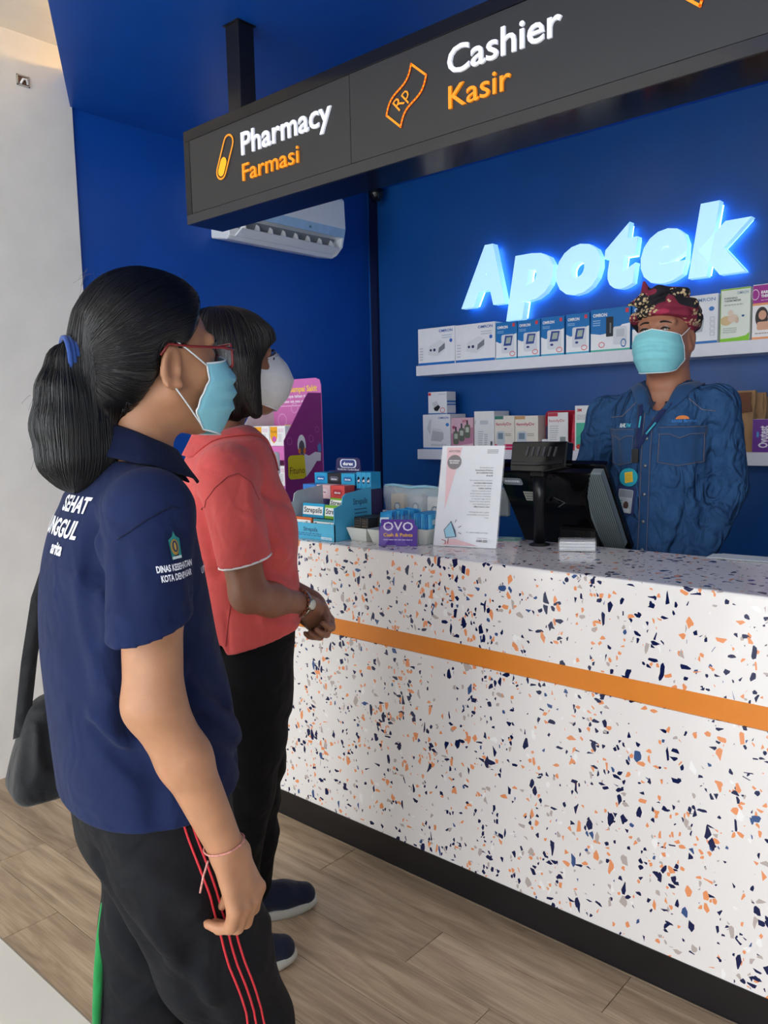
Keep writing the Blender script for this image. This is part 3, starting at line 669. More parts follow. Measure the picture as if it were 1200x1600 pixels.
# --- lozenge display
sd = thing('lozenge_display', 'pale blue cardboard lozenge display with small packs on the counter', 'display', (-1.85, 1.83, CZ))
SB = mat('sky_blue_card', '#4fb3d9', 0.4, var=0.04); SG = mat('grey_card', '#b9c6cb', 0.5)
dx0, dx1, dy0, dy1 = -1.972, -1.747, 1.735, 1.905
slab('front_panel', [(0, 0), (dx1-dx0, 0), (dx1-dx0, .054), (0, .050)], FRONT(dx0, dy0, T0), .003, SB, sd)
RS = frame((dx1, dy0, T0), (0, 1, 0), (0, 0, 1))
D_ = dy1-dy0
prof_s = [(0, 0), (D_, 0), (D_, .158), (.055, .146), (.040, .138), (.034, .112), (.0, .104)]
slab('side_panel', prof_s, RS, .003, SB, sd)
slab('side_panel', prof_s, frame((dx0+.003, dy0, T0), (0, 1, 0), (0, 0, 1)), .003, SG, sd)
box('tier', (dx0+.004, dy0+.004, T0), (dx1-.004, dy0+.045, T0+.022), SB, sd); box('tier', (dx0+.004, dy0+.0455, T0), (dx1-.004, dy1-.002, T0+.058), SB, sd)
p = Print(FRONT(dx0, dy0, T0)); p.text('Strepsils', .085, .026, .014, I('#1b3d66'), bold=.01); p.greek(.05, .010, .17, .022, 2, I('#2f6d99')); p.greek(.165, .003, .215, .012, 2, I('#e8f4fa'), .7); p.build('front_print', sd)
p = Print(RS); p.text('Strepsils', .085, .108, .020, I('#1b3d66'), width=.065, bold=.01); p.greek(.09, .062, .15, .098, 3, I('#2d6088'), .35); p.build('side_print', sd)
def pack(name, label, x, y, z, w, d, h, col, txt, tcol='#1d2430', rz=0.0, tilt=0.0, group='packs in the lozenge display', oval=None, bar=None):
    fr = Matrix.Translation((x, y, z)) @ Euler((tilt, 0, rz)).to_matrix().to_4x4()
    o = tag(box(name, (0, 0, 0), (w, d, h), mat('card_'+col.lstrip('#'), col, .35, var=.02), None, .001, fr), label, 'pack', group)
    p = Print(fr @ FRONT(0, 0, 0))
    if bar: p.rect(.001, .001, w-.001, h*.30, I(bar))
    if oval: p.poly(round_rect(w*.18, h*.32, w*.82, h*.72, h*.18), I(oval)); p.text(txt, w/2, h*.42, h*.16, I(tcol), width=w*.44, align='c', bold=.03)
    else: p.rect(w*.04, h*.2, w*.96, h*.8, I('#f3f5f4')); p.text(txt, w*.08, h*.36, h*.38, I(tcol), width=w*.84, bold=.02)
    p.build('pack_print', o); return o
pack('lozenge_pack', 'orange edged lozenge pack in the front row', dx0+.010, dy0+.010, T0+.0250, .098, .018, .042, '#d9682c', 'Strepsils', tilt=-.12)
pack('lozenge_pack', 'teal edged lozenge pack in the front row', dx0+.115, dy0+.010, T0+.0250, .098, .018, .040, '#2f8f9c', 'Strepsils', tilt=-.12)
pack('lozenge_pack', 'bright blue lozenge pack in the rear row', dx0+.020, dy0+.055, T0+.0610, .10, .018, .046, '#22a3d0', 'Strepsils', tilt=-.12)
pack('lozenge_pack', 'lime green lozenge pack in the rear row', dx0+.123, dy0+.055, T0+.0610, .092, .018, .044, '#77b52c', 'Strepsils', tilt=-.12)
pack('lozenge_pack', 'lime green lozenge pack lying crooked on top of the rear row', dx0+.118, dy0+.082, T0+.0925, .074, .016, .034, '#77b52c', 'Strep', tilt=-.25, rz=-.12)
# --- second display with rows of small boxes
dd = thing('small_box_display', 'dark purple counter display with rounded header behind the lozenges', 'display', (-1.96, 2.0, CZ))
DP = mat('dark_purple_card', '#2b2257', 0.4)
ddx0, ddx1, ddy = -2.060, -1.852, 2.025
fd = FRONT(ddx0, ddy, T0)
Wd = ddx1-ddx0
slab('header', [(0, 0), (Wd, 0), (Wd, .190), (Wd-.012, .198), (Wd*.76, .198), (Wd*.74, .236), (Wd*.69, .243), (Wd*.24, .243), (Wd*.19, .236), (Wd*.17, .198), (.0, .196)], fd, .003, DP, dd)
p = Print(fd); p.poly(round_rect(Wd*.28, .208, Wd*.66, .238, .012), I('#dfe3f2')); p.poly(round_rect(Wd*.31, .2105, Wd*.63, .2355, .010), I('#2c3a80')); p.text('durex', Wd*.47, .217, .012, I('#ffffff'), width=Wd*.24, align='c', bold=.03)
p.text("World's No.1 Condom Brand", Wd*.47, .199, .007, I('#e8e6f4'), width=Wd*.5, align='c', bold=.02); p.build('header_print', dd)
box('riser', (ddx0-.016, ddy-.058, T0), (ddx1-.024, ddy-.004, T0+.152), DP, dd); box('riser', (ddx0-.022, ddy-.112, T0), (ddx1-.014, ddy-.0585, T0+.108), DP, dd)
GD = 'small boxes on the purple display'
for k, (c, tc_, ov, lb) in enumerate((('#1b9bd0', '#ffffff', '#1b6fb0', 'bright blue small box in the top row'), ('#1c1c24', '#e6e6ea', '#5a5a6c', 'black small box in the top row'), ('#25a7d6', '#ffffff', '#1b6fb0', 'sky blue small box in the top row beside the black one'))):
    pack('small_box', lb, ddx0-.015+k*.066, ddy-.057, T0+.1525, .064, .050, .040, c, 'durex', tc_, group=GD, oval=ov)
for k, (c, tc_, ov, lb) in enumerate((('#2f78c8', '#ffffff', '#1b4f98', 'mid blue small box in the front row'), ('#f0c8cc', '#b04a78', '#f6e2e6', 'pale pink small box in the front row'), ('#e2524e', '#ffffff', '#b8303c', 'coral red small box in the front row'))):
    pack('small_box', lb, ddx0-.020+k*.069, ddy-.110, T0+.1085, .066, .050, .047, c, 'durex', tc_, group=GD, oval=ov)
for k in range(3):
    pack('small_box', ['slim blue box on edge touching the sky blue box', 'slim blue box on edge in the middle of three', 'slim blue box on edge at the end of the row'][k], ddx1-.019+k*.0225, ddy-.057, T0+.143, .0215, .050, .056, '#2f9fcf', 'd', '#ffffff', group=GD, oval='#1b5f98')
box('shelf_bracket', (ddx1-.0235, ddy-.058, T0), (ddx1+.050, ddy-.004, T0+.1425), DP, dd)
# --- tall purple supplement display on the counter's return
fdp = thing('supplement_display', 'tall magenta cardboard display with sloping sides and header', 'display', (-2.53, 2.2, CZ))
MG = mat('magenta_card', '#a8408f', 0.35, var=0.10, vscale=5); MG2 = mat('pink_card', '#d978bd', 0.35, var=0.08, vscale=6); GW = mat('pale_grey_card', '#cfcdca', 0.5)
FX1, FX0, FY0, FY1 = -2.385, -2.685, 2.105, 2.312
ztop = 0.550
SF = frame((FX1, FY0, T0), (0, 1, 0), (0, 0, 1)); d = FY1-FY0
slab('side_panel', [(0, 0), (d, 0), (d, .488), (d*.66, .488), (d*.58, .468), (0, .30)], SF, .004, mat('plum_card', '#8c2f7c', 0.35, var=0.08, vscale=4), fdp)
slab('side_panel', [(0, 0), (d, 0), (d, .488), (d*.66, .488), (d*.58, .468), (0, .30)], frame((FX0+.004, FY0, T0), (0, 1, 0), (0, 0, 1)), .004, GW, fdp)
FH = FRONT(FX0, FY1, T0); w = FX1-FX0
slab('back_panel', [(0, 0), (w, 0)]+[(w, ztop-.03), (w-.008, ztop-.008), (w-.03, ztop), (.03, ztop), (.008, ztop-.008), (0, ztop-.03)], FH, .004, MG2, fdp)
p = Print(FH); p.text('Jangan Sampai Sakit', w*.5, ztop-.052, .024, I('#ffd75a'), width=w*.86, align='c', bold=.03); p.text('Jaga daya tahan tubuh', w*.5, ztop-.076, .013, I('#ffffff'), width=w*.66, align='c', bold=.02); p.greek(.02, ztop-.10, w-.02, ztop-.086, 1, I('#f4d4ea'), .6)
p.rect(.0, ztop-.112, w, ztop-.108, I('#f6c4e4'))
for cx_, cz_, r_ in ((.06, .38, .03), (.14, .43, .022), (.2, .36, .035)): p.ring(ring2d(cx_, cz_, r_, r_), ring2d(cx_, cz_, r_*.8, r_*.8), I('#e6a2d2'))
p.rect(w*.25, .30, w*.72, .36, I('#f2e24a')); p.build('header_print', fdp)
for zz in (.278, .12):
    box('tier', (FX0+.005, FY0+.004, T0+zz-.055), (FX1-.005, FY1-.005, T0+zz), MG2, fdp)
    q = Print(FRONT(FX0+.005, FY0+.004, T0+zz-.055)); q.text('keluarga', w*.5, .018, .018, I('#fff0c0'), align='c', bold=.03); q.build('tier_print', fdp)
p = Print(SF @ Matrix.Translation((0, .055, 0)) @ Matrix.Diagonal((.86, .95, 1, 1)))
p.poly(round_rect(.018, .095, .128, .195, .02), I('#d8c81e')); p.text('Fituno', .028, .118, .030, I('#5a3a1c'), width=.092, bold=.0)
p.poly([(.128, .10), (.165, .13), (.20, .165), (.225, .165), (.228, .20), (.19, .205), (.15, .19), (.12, .20)], I('#d9d4e0')); p.disc(.105, .238, .026, .042, I('#e4e2e8')); p.disc(.105, .226, .018, .030, I('#5c5560')); p.disc(.090, .212, .008, .012, I('#e0772c')); p.disc(.122, .212, .008, .012, I('#e0772c'))
p.poly([(.208, .205), (.205, .235), (.212, .232), (.215, .25), (.221, .232), (.227, .245), (.230, .205)], I('#4f86c4'))
for cx_, cz_, r_ in ((.03, .255, .016), (.165, .262, .016), (.205, .30, .013)): p.ring(ring2d(cx_, cz_, r_, r_), ring2d(cx_, cz_, r_*.8, r_*.8), I('#b75aa4'))
p.build('side_print', fdp)
def fit(p, w, h):
    p.poly([(w*.04, h*.96), (w*.5, h*.96), (w*.5, h*.45), (w*.42, h*.25), (w*.27, h*.12), (w*.12, h*.25), (w*.04, h*.45)], I('#f0a81e')); p.text('Fituno', w*.07, h*.66, h*.14, I('#8a5a10'), width=w*.4)
    p.disc(w*.30, h*.34, w*.13, h*.14, I('#d05ab4')); p.greek(w*.56, h*.68, w*.94, h*.88, 3, I('#dfb0cf'), .4); p.greek(w*.58, h*.2, w*.8, h*.6, 5, I('#c4c4c8'), .5)
for zz, rowname in ((.278, 'upper'), (.12, 'lower')):
    for k in range(3):
        o = carton('supplement_box', 'white and yellow supplement box on the %s tier %s' % (rowname, ('beside the pale side panel', 'between its two neighbours', 'beside the plum side panel')[k]), FX0+.009+k*.096, FX0+.009+k*.096+.092, T0+zz+.0005, T0+zz+.080, '#f4f3f2', fit, .05, y=FY0+.012, group='supplement boxes on the %s tier' % rowname)
# --- white dispenser
wd = thing('hand_dispenser', 'small white plastic dispenser beside the magenta display', 'dispenser', (-2.272, 1.93, CZ))
hx, hy = -2.272, 1.93
lathe('bottle', [(.036, 0), (.040, .006), (.040, .14), (.034, .165), (.02, .18)], (hx, hy, T0), WHITEP, wd)
box('pump_head', (hx-.03, hy-.028, T0+.18), (hx+.034, hy+.028, T0+.265), WHITEP, wd, .012, seg=3); box('nozzle', (hx-.012, hy-.055, T0+.198), (hx+.012, hy-.028, T0+.215), WHITEP, wd, .004); box('sensor_window', (hx-.012, hy-.0295, T0+.235), (hx+.012, hy-.0278, T0+.25), ink('#8c3038'), wd)

# --- white tray with compartments
def tray(name, label, fr, w, d, h, m, t=.003, group=None):
    """Open tapered tray: floor, four walls with a rim."""
    o = thing(name, label, 'tray', fr @ Vector((w/2, d/2, 0)), group)
    f = 0.012
    def quad(nm, pts_in, pts_out):
        V = [fr @ Vector(p_) for p_ in pts_in+pts_out]; F = [(0, 1, 2, 3), (7, 6, 5, 4)]+[(i, (i+4), (i+1) % 4+4, (i+1) % 4) for i in range(4)]
        bm = bmesh.new(); vs = [bm.verts.new(v) for v in V]; [bm.faces.new([vs[i] for i in q]) for q in F]; bmesh.ops.recalc_face_normals(bm, faces=bm.faces[:]); bm_obj(nm, bm, m, o)
    B = [(f, f, 0), (w-f, f, 0), (w-f, d-f, 0), (f, d-f, 0)]; Tp = [(0, 0, h), (w, 0, h), (w, d, h), (0, d, h)]
    box('tray_floor', (f, f, 0), (w-f, d-f, t), m, o, 0, fr)
    inn = lambda p_, c=(w/2, d/2): (p_[0]+t*np.sign(c[0]-p_[0])*1.2, p_[1]+t*np.sign(c[1]-p_[1])*1.2, p_[2])
    for i in range(4):
        j = (i+1) % 4; a = [B[i], B[j], Tp[j], Tp[i]]; quad('tray_wall', a, [inn(q) for q in a])
    return o
TRW = mat('tray_white', '#d9dcd4', 0.35, var=0.02)
GT = 'white trays in a row on the counter'
TRY = 1.780
tray('small_tray', 'white tray holding small dark boxes beside the lozenge display', Matrix.Translation((-1.742, TRY, T0)), .086, .20, .042, TRW, group=GT)
tray('small_tray', 'white tray full of blue sachets next to the purple card', Matrix.Translation((-1.652, TRY, T0)), .090, .20, .042, TRW, group=GT)
tray('small_tray', 'white tray behind the purple card and the white notice', Matrix.Translation((-1.556, TRY+.06, T0)), .090, .170, .046, TRW, group=GT)
DB = mat('dark_brown_card', '#2b2523', 0.35, var=0.1)
for i in range(2):
    for j in range(3):
        o = tag(box('dark_pack', (-1.728+i*.030, TRY+.022+j*.05, T0+.0035), (-1.728+i*.030+.028, TRY+.022+j*.05+.046, T0+.072), DB, None, .002),
                'small dark brown pack standing in the white tray', 'pack', 'dark packs in the tray')
        p = Print(FRONT(-1.728+i*.030, TRY+.022+j*.05, T0)); p.rect(.002, .044, .026, .046, I('#8a7a60')); p.greek(.004, .050, .024, .066, 2, I('#5a4c42')); p.build('pack_print', o)
rd = random.Random(4)
SCH = [mat('sachet_blue_%d' % i, c, 0.28, var=0.15, vscale=40) for i, c in enumerate(('#2f9ad6', '#1f7fc4', '#55b4e2'))]
def sachet(label, org, rz, tilt, w, h, m, group, name='sachet', roll=0.0):
    fr = Matrix.Translation(org) @ Euler((tilt, roll, rz)).to_matrix().to_4x4(); bm = bmesh.new(); n = 5
    gr = [[None]*(n+1) for _ in range(n+1)]; gb = [[None]*(n+1) for _ in range(n+1)]
    for i in range(n+1):
        for j in range(n+1):
            u, v = i/n, j/n; e = (4*u*(1-u))*(4*v*(1-v)); z_ = .0045*e
            gr[i][j] = bm.verts.new(fr @ Vector((w*u-w/2, -z_-.0003, h*v))); gb[i][j] = bm.verts.new(fr @ Vector((w*u-w/2, z_*.6+.0003, h*v)))
    for i in range(n):
        for j in range(n):
            bm.faces.new((gr[i][j], gr[i+1][j], gr[i+1][j+1], gr[i][j+1])); bm.faces.new((gb[i][j+1], gb[i+1][j+1], gb[i+1][j], gb[i][j]))
    for i in range(n):
        bm.faces.new((gr[i][0], gb[i][0], gb[i+1][0], gr[i+1][0])); bm.faces.new((gr[i+1][n], gb[i+1][n], gb[i][n], gr[i][n])); bm.faces.new((gr[0][i+1], gb[0][i+1], gb[0][i], gr[0][i])); bm.faces.new((gr[n][i], gb[n][i], gb[n][i+1], gr[n][i+1]))
    o = tag(bm_obj(name, bm, m, None, True), label, 'sachet', group)
    p = Print(fr @ FRONT(-w/2, -.005, 0)); p.rect(w*.12, h*.62, w*.88, h*.80, I('#d7eefa')); p.greek(w*.15, h*.2, w*.8, h*.5, 3, I('#bfe2f4'), .4); p.build('sachet_print', o)
    return o
for k in range(9):
    sachet('blue sachet leaning with others in the full white tray', (-1.607+.003*math.sin(k*2.1), TRY+.026+k*.015, T0+.006), -.12+.03*k, -.22, .054, .090, SCH[k % 3], 'blue sachets in the tray', roll=-.10+.025*k)
for k in range(8):
    sachet('striped blue sachet filed upright behind the purple card', (-1.542+k*.0092, TRY+.13, T0+.007), 1.5708, 0.0, .10, .082, SCH[(k+1) % 3], 'upright sachets behind the purple card')
# clear zip pouch with packs, standing behind the trays
zp = thing('clear_zip_pouch', 'clear plastic zip pouch with wrapped packs behind the trays', 'pouch', (-1.60, 2.04, CZ))
CLR = mat('clear_film', '#eef4f6', 0.08, var=0.0, alpha=0.22, spec=0.8); ZB = mat('pale_blue_zip', '#8fc0d4', 0.35, var=0.05)
zx0, zx1, zy = -1.795, -1.455, 2.050
def sheet(name, x0, x1, z0, z1, y, amp, m, parent, seed, nx=26, nz=14, t=.0008):
    rr = random.Random(seed); ph = [rr.random()*6 for _ in range(6)]; V = []; F = []
    for i in range(nx+1):
        for j in range(nz+1):
            u, v = i/nx, j/nz
            V.append((x0+(x1-x0)*u, y+amp*(math.sin(7*u+ph[0]+3*v)+.6*math.sin(17*u+ph[1]-8*v)+.4*math.sin(31*v+ph[2]+9*u))*min(1, 6*v*(1-v)+.1), z0+(z1-z0)*v+.004*math.sin(9*u+ph[3])*v))
    for i in range(nx):
        for j in range(nz): k = i*(nz+1)+j; F.append((k, k+nz+1, k+nz+2, k+1))
    o = mesh_obj(name, V, F, m, parent, True); s_ = o.modifiers.new('thick', 'SOLIDIFY'); s_.thickness = t; return o
sheet('pouch_film', zx0, zx1, T0+.002, T0+.150, zy-.028, .005, CLR, zp, 1); sheet('pouch_film', zx0, zx1, T0+.002, T0+.150, zy+.026, .004, mat('blue_tint_film', '#a9cfdc', .2, alpha=.55), zp, 2)
tube('zip', [(zx0+(zx1-zx0)*i/12, zy-.02+.003*math.sin(i), T0+.152+.003*math.sin(i*1.3)) for i in range(13)], .0055, ZB, zp, 6); box('teal_label', (zx1-.13, zy-.036, T0+.052), (zx1-.02, zy-.0345, T0+.078), ink('#1f9aa2'), zp)
p = Print(FRONT(zx1-.13, zy-.036, T0+.052)); p.text('ELAA', .03, .006, .014, I('#e8f8f8'), bold=.03); p.build('label_print', zp)
for k, (c, w_, h_) in enumerate((('#b69d7a', .060, .085), ('#9aa2a8', .062, .088), ('#e8e8e4', .066, .080), ('#d8d2c4', .064, .092))):
    x_ = zx0+.014+k*.078
    o = tag(box('wrapped_pack', (x_, zy-.011, T0+.010), (x_+w_, zy+.009, T0+.010+h_+.03), mat('card_'+c.lstrip('#'), c, .35, var=.1), None, .003), ['tan wrapped pack in the clear pouch', 'grey wrapped pack in the clear pouch', 'off white wrapped pack in the clear pouch', 'cream wrapped pack with round mark in the clear pouch'][k], 'pack', 'packs inside the clear pouch')
    p = Print(FRONT(x_, zy-.011, T0+.010)); p.disc(w_*.5, h_*.85, .014, .014, I('#4a5f80')); p.disc(w_*.5, h_*.85, .009, .009, I('#d8dde4')); p.build('pack_print', o)
# --- purple card
PU = mat('purple_card', '#5b3aa0', 0.3, var=0.03)
a = at(592, 853, 2, CZ); b_ = at(652, 854, 2, CZ); ux = Vector((b_[0]-a[0], b_[1]-a[1], 0)); w = ux.length; oc = frame((a[0], a[1], T0), ux, (0, 0, 1)); up_ = Vector((0, 0, 1))
lean = frame((a[0], a[1], T0), ux, Vector((-ux.normalized().y, ux.normalized().x, 0))*.12+Vector((0, 0, 1)))
ov = thing('payment_card_stand', 'small purple card stand reading OVO Cash and Points', 'sign', (a[0]+ux.x/2, a[1]+ux.y/2, CZ)); h = .079
slab('card', [(0, 0), (w, 0), (w, h*.72), (w*.93, h*.82), (w*.93, h*.97), (w*.9, h), (w*.08, h), (w*.05, h*.97), (w*.05, h*.76), (0, h*.72)], lean, .002, PU, ov)
slab('foot', [(w*.2, 0), (w*.8, 0), (w*.8, -.03), (w*.2, -.03)], frame((a[0], a[1], T0+.001), ux, Vector((ux.normalized().y, -ux.normalized().x, 0))), .001, WHITEP, ov)
p = Print(lean); p.poly([(w*.05, h*.75), (w*.5, h*.75), (w*.15, .001), (.001, .001), (.001, h*.5)], I('#7a62b4')); p.poly([(w*.3, h*.72), (w*.45, h*.72), (w*.75, .001), (w*.45, .001)], I('#6b4fb0'))
p.text('OVO', w*.5, h*.58, h*.34, I('#efe8fa'), width=w*.78, align='c', bold=.012); p.text('Cash & Points', w*.5, h*.36, h*.13, I('#f3c04a'), width=w*.76, align='c', bold=.03); p.greek(w*.12, h*.20, w*.9, h*.27, 1, I('#cfc0ea'), .5); p.build('card_print', ov)
# --- white notice in an acrylic stand
a = at(677, 853, 2, CZ); b_ = at(775, 858, 2, CZ); ux = Vector((b_[0]-a[0], b_[1]-a[1], 0)); w = ux.length; ud = ux.normalized(); back = Vector((-ud.y, ud.x, 0))
h = .302; th = math.radians(17)
lean = frame((a[0], a[1], T0+.001), ux, back*math.sin(th)+Vector((0, 0, 1))*math.cos(th))
nt_ = thing('notice_stand', 'white printed notice in a leaning acrylic stand on the counter', 'sign', (a[0]+ux.x/2, a[1]+ux.y/2, CZ))
slab('notice_sheet', [(0, 0), (w, 0), (w, h), (0, h)], lean, .001, mat('notice_paper', '#eef0f4', 0.12, var=.01), nt_)
ACR = mat('clear_acrylic', '#f2f6f8', 0.03, var=0.0, alpha=0.16, spec=0.8)
slab('acrylic_back', [(-.003, 0), (w+.003, 0), (w+.003, h+.003), (-.003, h+.003)], lean @ Matrix.Translation((0, 0, -.0015)), .002, ACR, nt_)
slab('acrylic_foot', [(0, 0), (w, 0), (w, .09), (0, .09)], frame((a[0], a[1], T0+.002), ux, back), .002, ACR, nt_)
p = Print(lean); Kd = I('#6a6a70'); Kb = I('#3a3a40')
p.poly([(w*.08, h*.985), (w*.33, h*.985), (w*.13, h*.36)], I('#f2ccd0')); p.poly([(w*.14, .004), (w*.72, .004), (w*.34, h*.075), (w*.26, h*.07)], I('#f2ccd0'))
p.text('APOTEK', w*.11, h*.935, h*.022, I('#a08c90'), width=w*.2, bold=.03); p.greek(w*.74, h*.92, w*.92, h*.965, 3, Kd, .35)
p.disc(w*.22, h*.835, w*.115, w*.115, I('#8a8487'))
p.text('INFORMASI', w*.22, h*.842, h*.014, I('#ffffff'), width=w*.17, align='c', bold=.03); p.text('PELANGGAN', w*.22, h*.820, h*.014, I('#ffffff'), width=w*.14, align='c', bold=.03)
rows = [('Berdasarkan Surat', 0, .775), ('Kementerian RI Nomor', 1, .748), ('SR.01.05/III/3461/2022', 1, .722), ('(Point 8)', 1, .695),
        ('Apotek kami untuk sementara', 0, .648), ('sementara tidak menjual', 1, .622), ('obat dalam bentuk sediaan', 0, .596), ('sediaan cair/sirup', 1, .570), ('kepada masyarakat sampai', 0, .544), ('dengan adanya pengumuman', 0, .518), ('resmi dari pemerintah yang', 0, .492), ('berwenang hingga saat ini', 0, .466), ('layanan toko tetap ada baik', 0, .440), ('secara langsung di gerai', 0, .414), ('offline maupun online', 1, .388),
        ('Hubungi Apoteker, apabila', 0, .335), ('membutuhkan informasi lebih', 0, .309), ('lanjut', 0, .283)]
for s_, bd, v in rows: p.text(s_, w*(.86-(.78-v)*.02), h*v, h*.0135, Kb if bd else Kd, align='r', bold=.02 if bd else -.004, res=1)
p.text('PT. KIMIA FARMA APOTEK', w*.86, h*.135, h*.012, Kd, width=w*.34, align='r', res=1); p.text('Contact Center', w*.86, h*.085, h*.012, Kd, align='r', res=1); p.text('1500-255', w*.86, h*.052, h*.022, Kb, align='r', bold=.02)
MB_ = I('#9fd0e4'); OL = I('#4a5a70'); cone = [(w*.16, h*.155), (w*.26, h*.24), (w*.36, h*.095), (w*.20, h*.08)]
p.poly(cone, MB_); p.line(cone, .002, OL, True); p.line([(w*.26, h*.24), (w*.335, h*.15), (w*.36, h*.095)], .003, OL); p.line([(w*.14, h*.06), (w*.2, h*.05), (w*.2, h*.02)], .002, I('#a04a50')); p.line([(w*.24, h*.075), (w*.24, h*.022)], .002, I('#a04a50'))
for q0, q1 in (((w*.33, h*.235), (w*.345, h*.26)), ((w*.39, h*.185), (w*.43, h*.20)), ((w*.40, h*.135), (w*.44, h*.125))): p.line([q0, q1], .0018, OL)
p.build('notice_print', nt_)
# --- point of sale terminal seen from behind
ps = thing('sales_terminal', 'black cash terminal screen seen from behind, leaning on the inner desk', 'terminal', (-1.13, 2.2, 0.73))
BG = mat('black_gloss_plastic', '#0b0b0d', 0.08, var=0.02); RG = mat('ribbed_grey_plastic', '#6f7a7d', 0.45, var=0.05)
bl, br_ = at(818, 846, 1, 2.225), at(979, 862, 1, 2.225); tl, tr = at(779, 733, 1, 2.055), at(946, 729, 1, 2.055)
def vec(q): return Vector([float(x) for x in q])
bl, br_, tl, tr = map(vec, (bl, br_, tl, tr))
tr.z = tl.z; br_.z = bl.z; uxm = Vector((1, 0, 0)); vym = (tl-bl); vym.x = 0; vym.normalize()
mf = frame(bl, uxm, vym); mw = br_.x-bl.x; mh = (tl-bl).length
dxm = tl.x-bl.x
slab('screen_bezel', [(0, -.02), (mw, -.02), (mw+dxm*.0, mh), (0, mh)], mf @ Matrix.Translation((0, 0, -.030)), .022, BG, ps, .003)
slab('back_shell', [(.006, .0), (mw*.80, .0), (mw*.76, mh*.35), (mw*.78, mh*.65), (mw*.90, mh*.97), (.006, mh*.97)], mf, .031, BG, ps, .004)
side = [(mw*.80, -.006), (mw*.93, -.012), (mw-.004, .012), (mw-.004, mh*.97), (mw*.90, mh*.97), (mw*.80, mh*.68), (mw*.765, mh*.40), (mw*.775, mh*.18)]
sp_ = slab('side_grille', side, mf @ Matrix.Translation((0, 0, -.004)), .024, RG, ps, .002)
for k in range(11):
    u = mw*.80+k*(mw*.185)/10
    vt = mh*(.66+.29*min(1, k/4.5)); slab('rib', [(u, .004), (u+.0018, .004), (u+.0018, vt), (u, vt)], mf @ Matrix.Translation((0, 0, -.002)), .003, mat('dark_rib', '#4c5557', .5), sp_)
p = Print(mf); p.poly(round_rect(.016, mh*.80, .085, mh*.89, .008), I('#8e959b')); p.greek(.024, mh*.825, .078, mh*.87, 1, I('#f0f2f4'), .6); p.rect(.075, mh*.60, .125, mh*.72, I('#b8b8ae')); p.greek(.078, mh*.61, .122, mh*.71, 3, I('#6c6c66'), .5); p.line([(.176, mh*.66), (.206, mh*.60), (.180, mh*.54)], .003, I('#5a5a5e')); p.build('back_print', ps)
box('neck', (-1.22, 2.17, 0.75), (-1.10, 2.215, 0.99), BLACKM, ps, .01); box('foot_plate', (-1.28, 2.10, 0.731), (-1.06, 2.235, 0.77), BLACKM, ps, .01)
box('card_reader', (bl.x-.05, 2.14, 1.01), (bl.x-.006, 2.16, 1.10), mat('grey_plastic', '#9aa0a4', .4), ps, .004)
# --- customer display on a pole
pc = at(843, 845, 2, CZ)
cdp = thing('pole_display', 'black customer display on a round pole in front of the terminal', 'display', (pc[0], 2.075, CZ))
pxx, pyy = at(843, 800, 1, 2.028)[0], 2.028
lathe('pole', [(.0165, 0), (.0165, .125), (.019, .128), (.019, .20)], (pxx, pyy, T0), mat('black_pole', '#141416', .3), cdp)
lathe('pole_base', [(.03, 0), (.03, .004), (.018, .008)], (pxx, pyy, T0), BLACKM, cdp)
c0, c1 = at(796, 733, 1, 1.985), at(882, 692, 1, 1.985)
dfr = frame((c0[0], 1.985, c0[2]-.006), (1, 0, 0), (0, .18, 1)); dw, dh = c1[0]-c0[0], .088
slab('display_head', [(0, 0), (dw*.6, 0), (dw, .016), (dw, dh), (0, dh-.002)], dfr, .04, BG, cdp, .003)
slab('display_ledge', [(dw*.03, .018), (dw*.5, .018), (dw*.97, .026), (dw*.97, .036), (dw*.55, .028), (dw*.03, .028)], dfr @ Matrix.Translation((0, 0, .006)), .006, BLACKG, cdp, .001)
for k in range(6): slab('vent_rib', [(dw*(.28+.1*k), .045), (dw*(.31+.1*k), .045), (dw*(.34+.1*k), dh*.82), (dw*(.31+.1*k), dh*.82)], dfr @ Matrix.Translation((0, 0, .003)), .003, mat('smoke_plastic', '#3a3a40', .15), cdp)
box('bracket', (pxx-.022, pyy-.018, c0[2]-.022), (pxx+.022, pyy+.012, c0[2]+.012), BLACKM, cdp, .003)
# --- clear card box
a = at(873, 862, 2, CZ); b_ = at(931, 863, 2, CZ); ux = Vector((b_[0]-a[0], b_[1]-a[1], 0)); w = ux.length
fr = frame((a[0], a[1], T0), ux, (0, 0, 1)) ; cb = thing('card_box', 'low clear acrylic box of white cards on the counter', 'card box', (a[0]+ux.x/2, a[1]+ux.y/2, CZ))
box('acrylic_case', (-.002, 0, -.06), (w+.002, .031, .002), ACR, cb, .001, fr)
for k in range(6): box('card', (.002, .002+k*.0042, -.056), (w-.002, .0058+k*.0042, -.002), PAPER if k % 2 else mat('silver_card', '#cfd3d6', .25), cb, 0, fr)
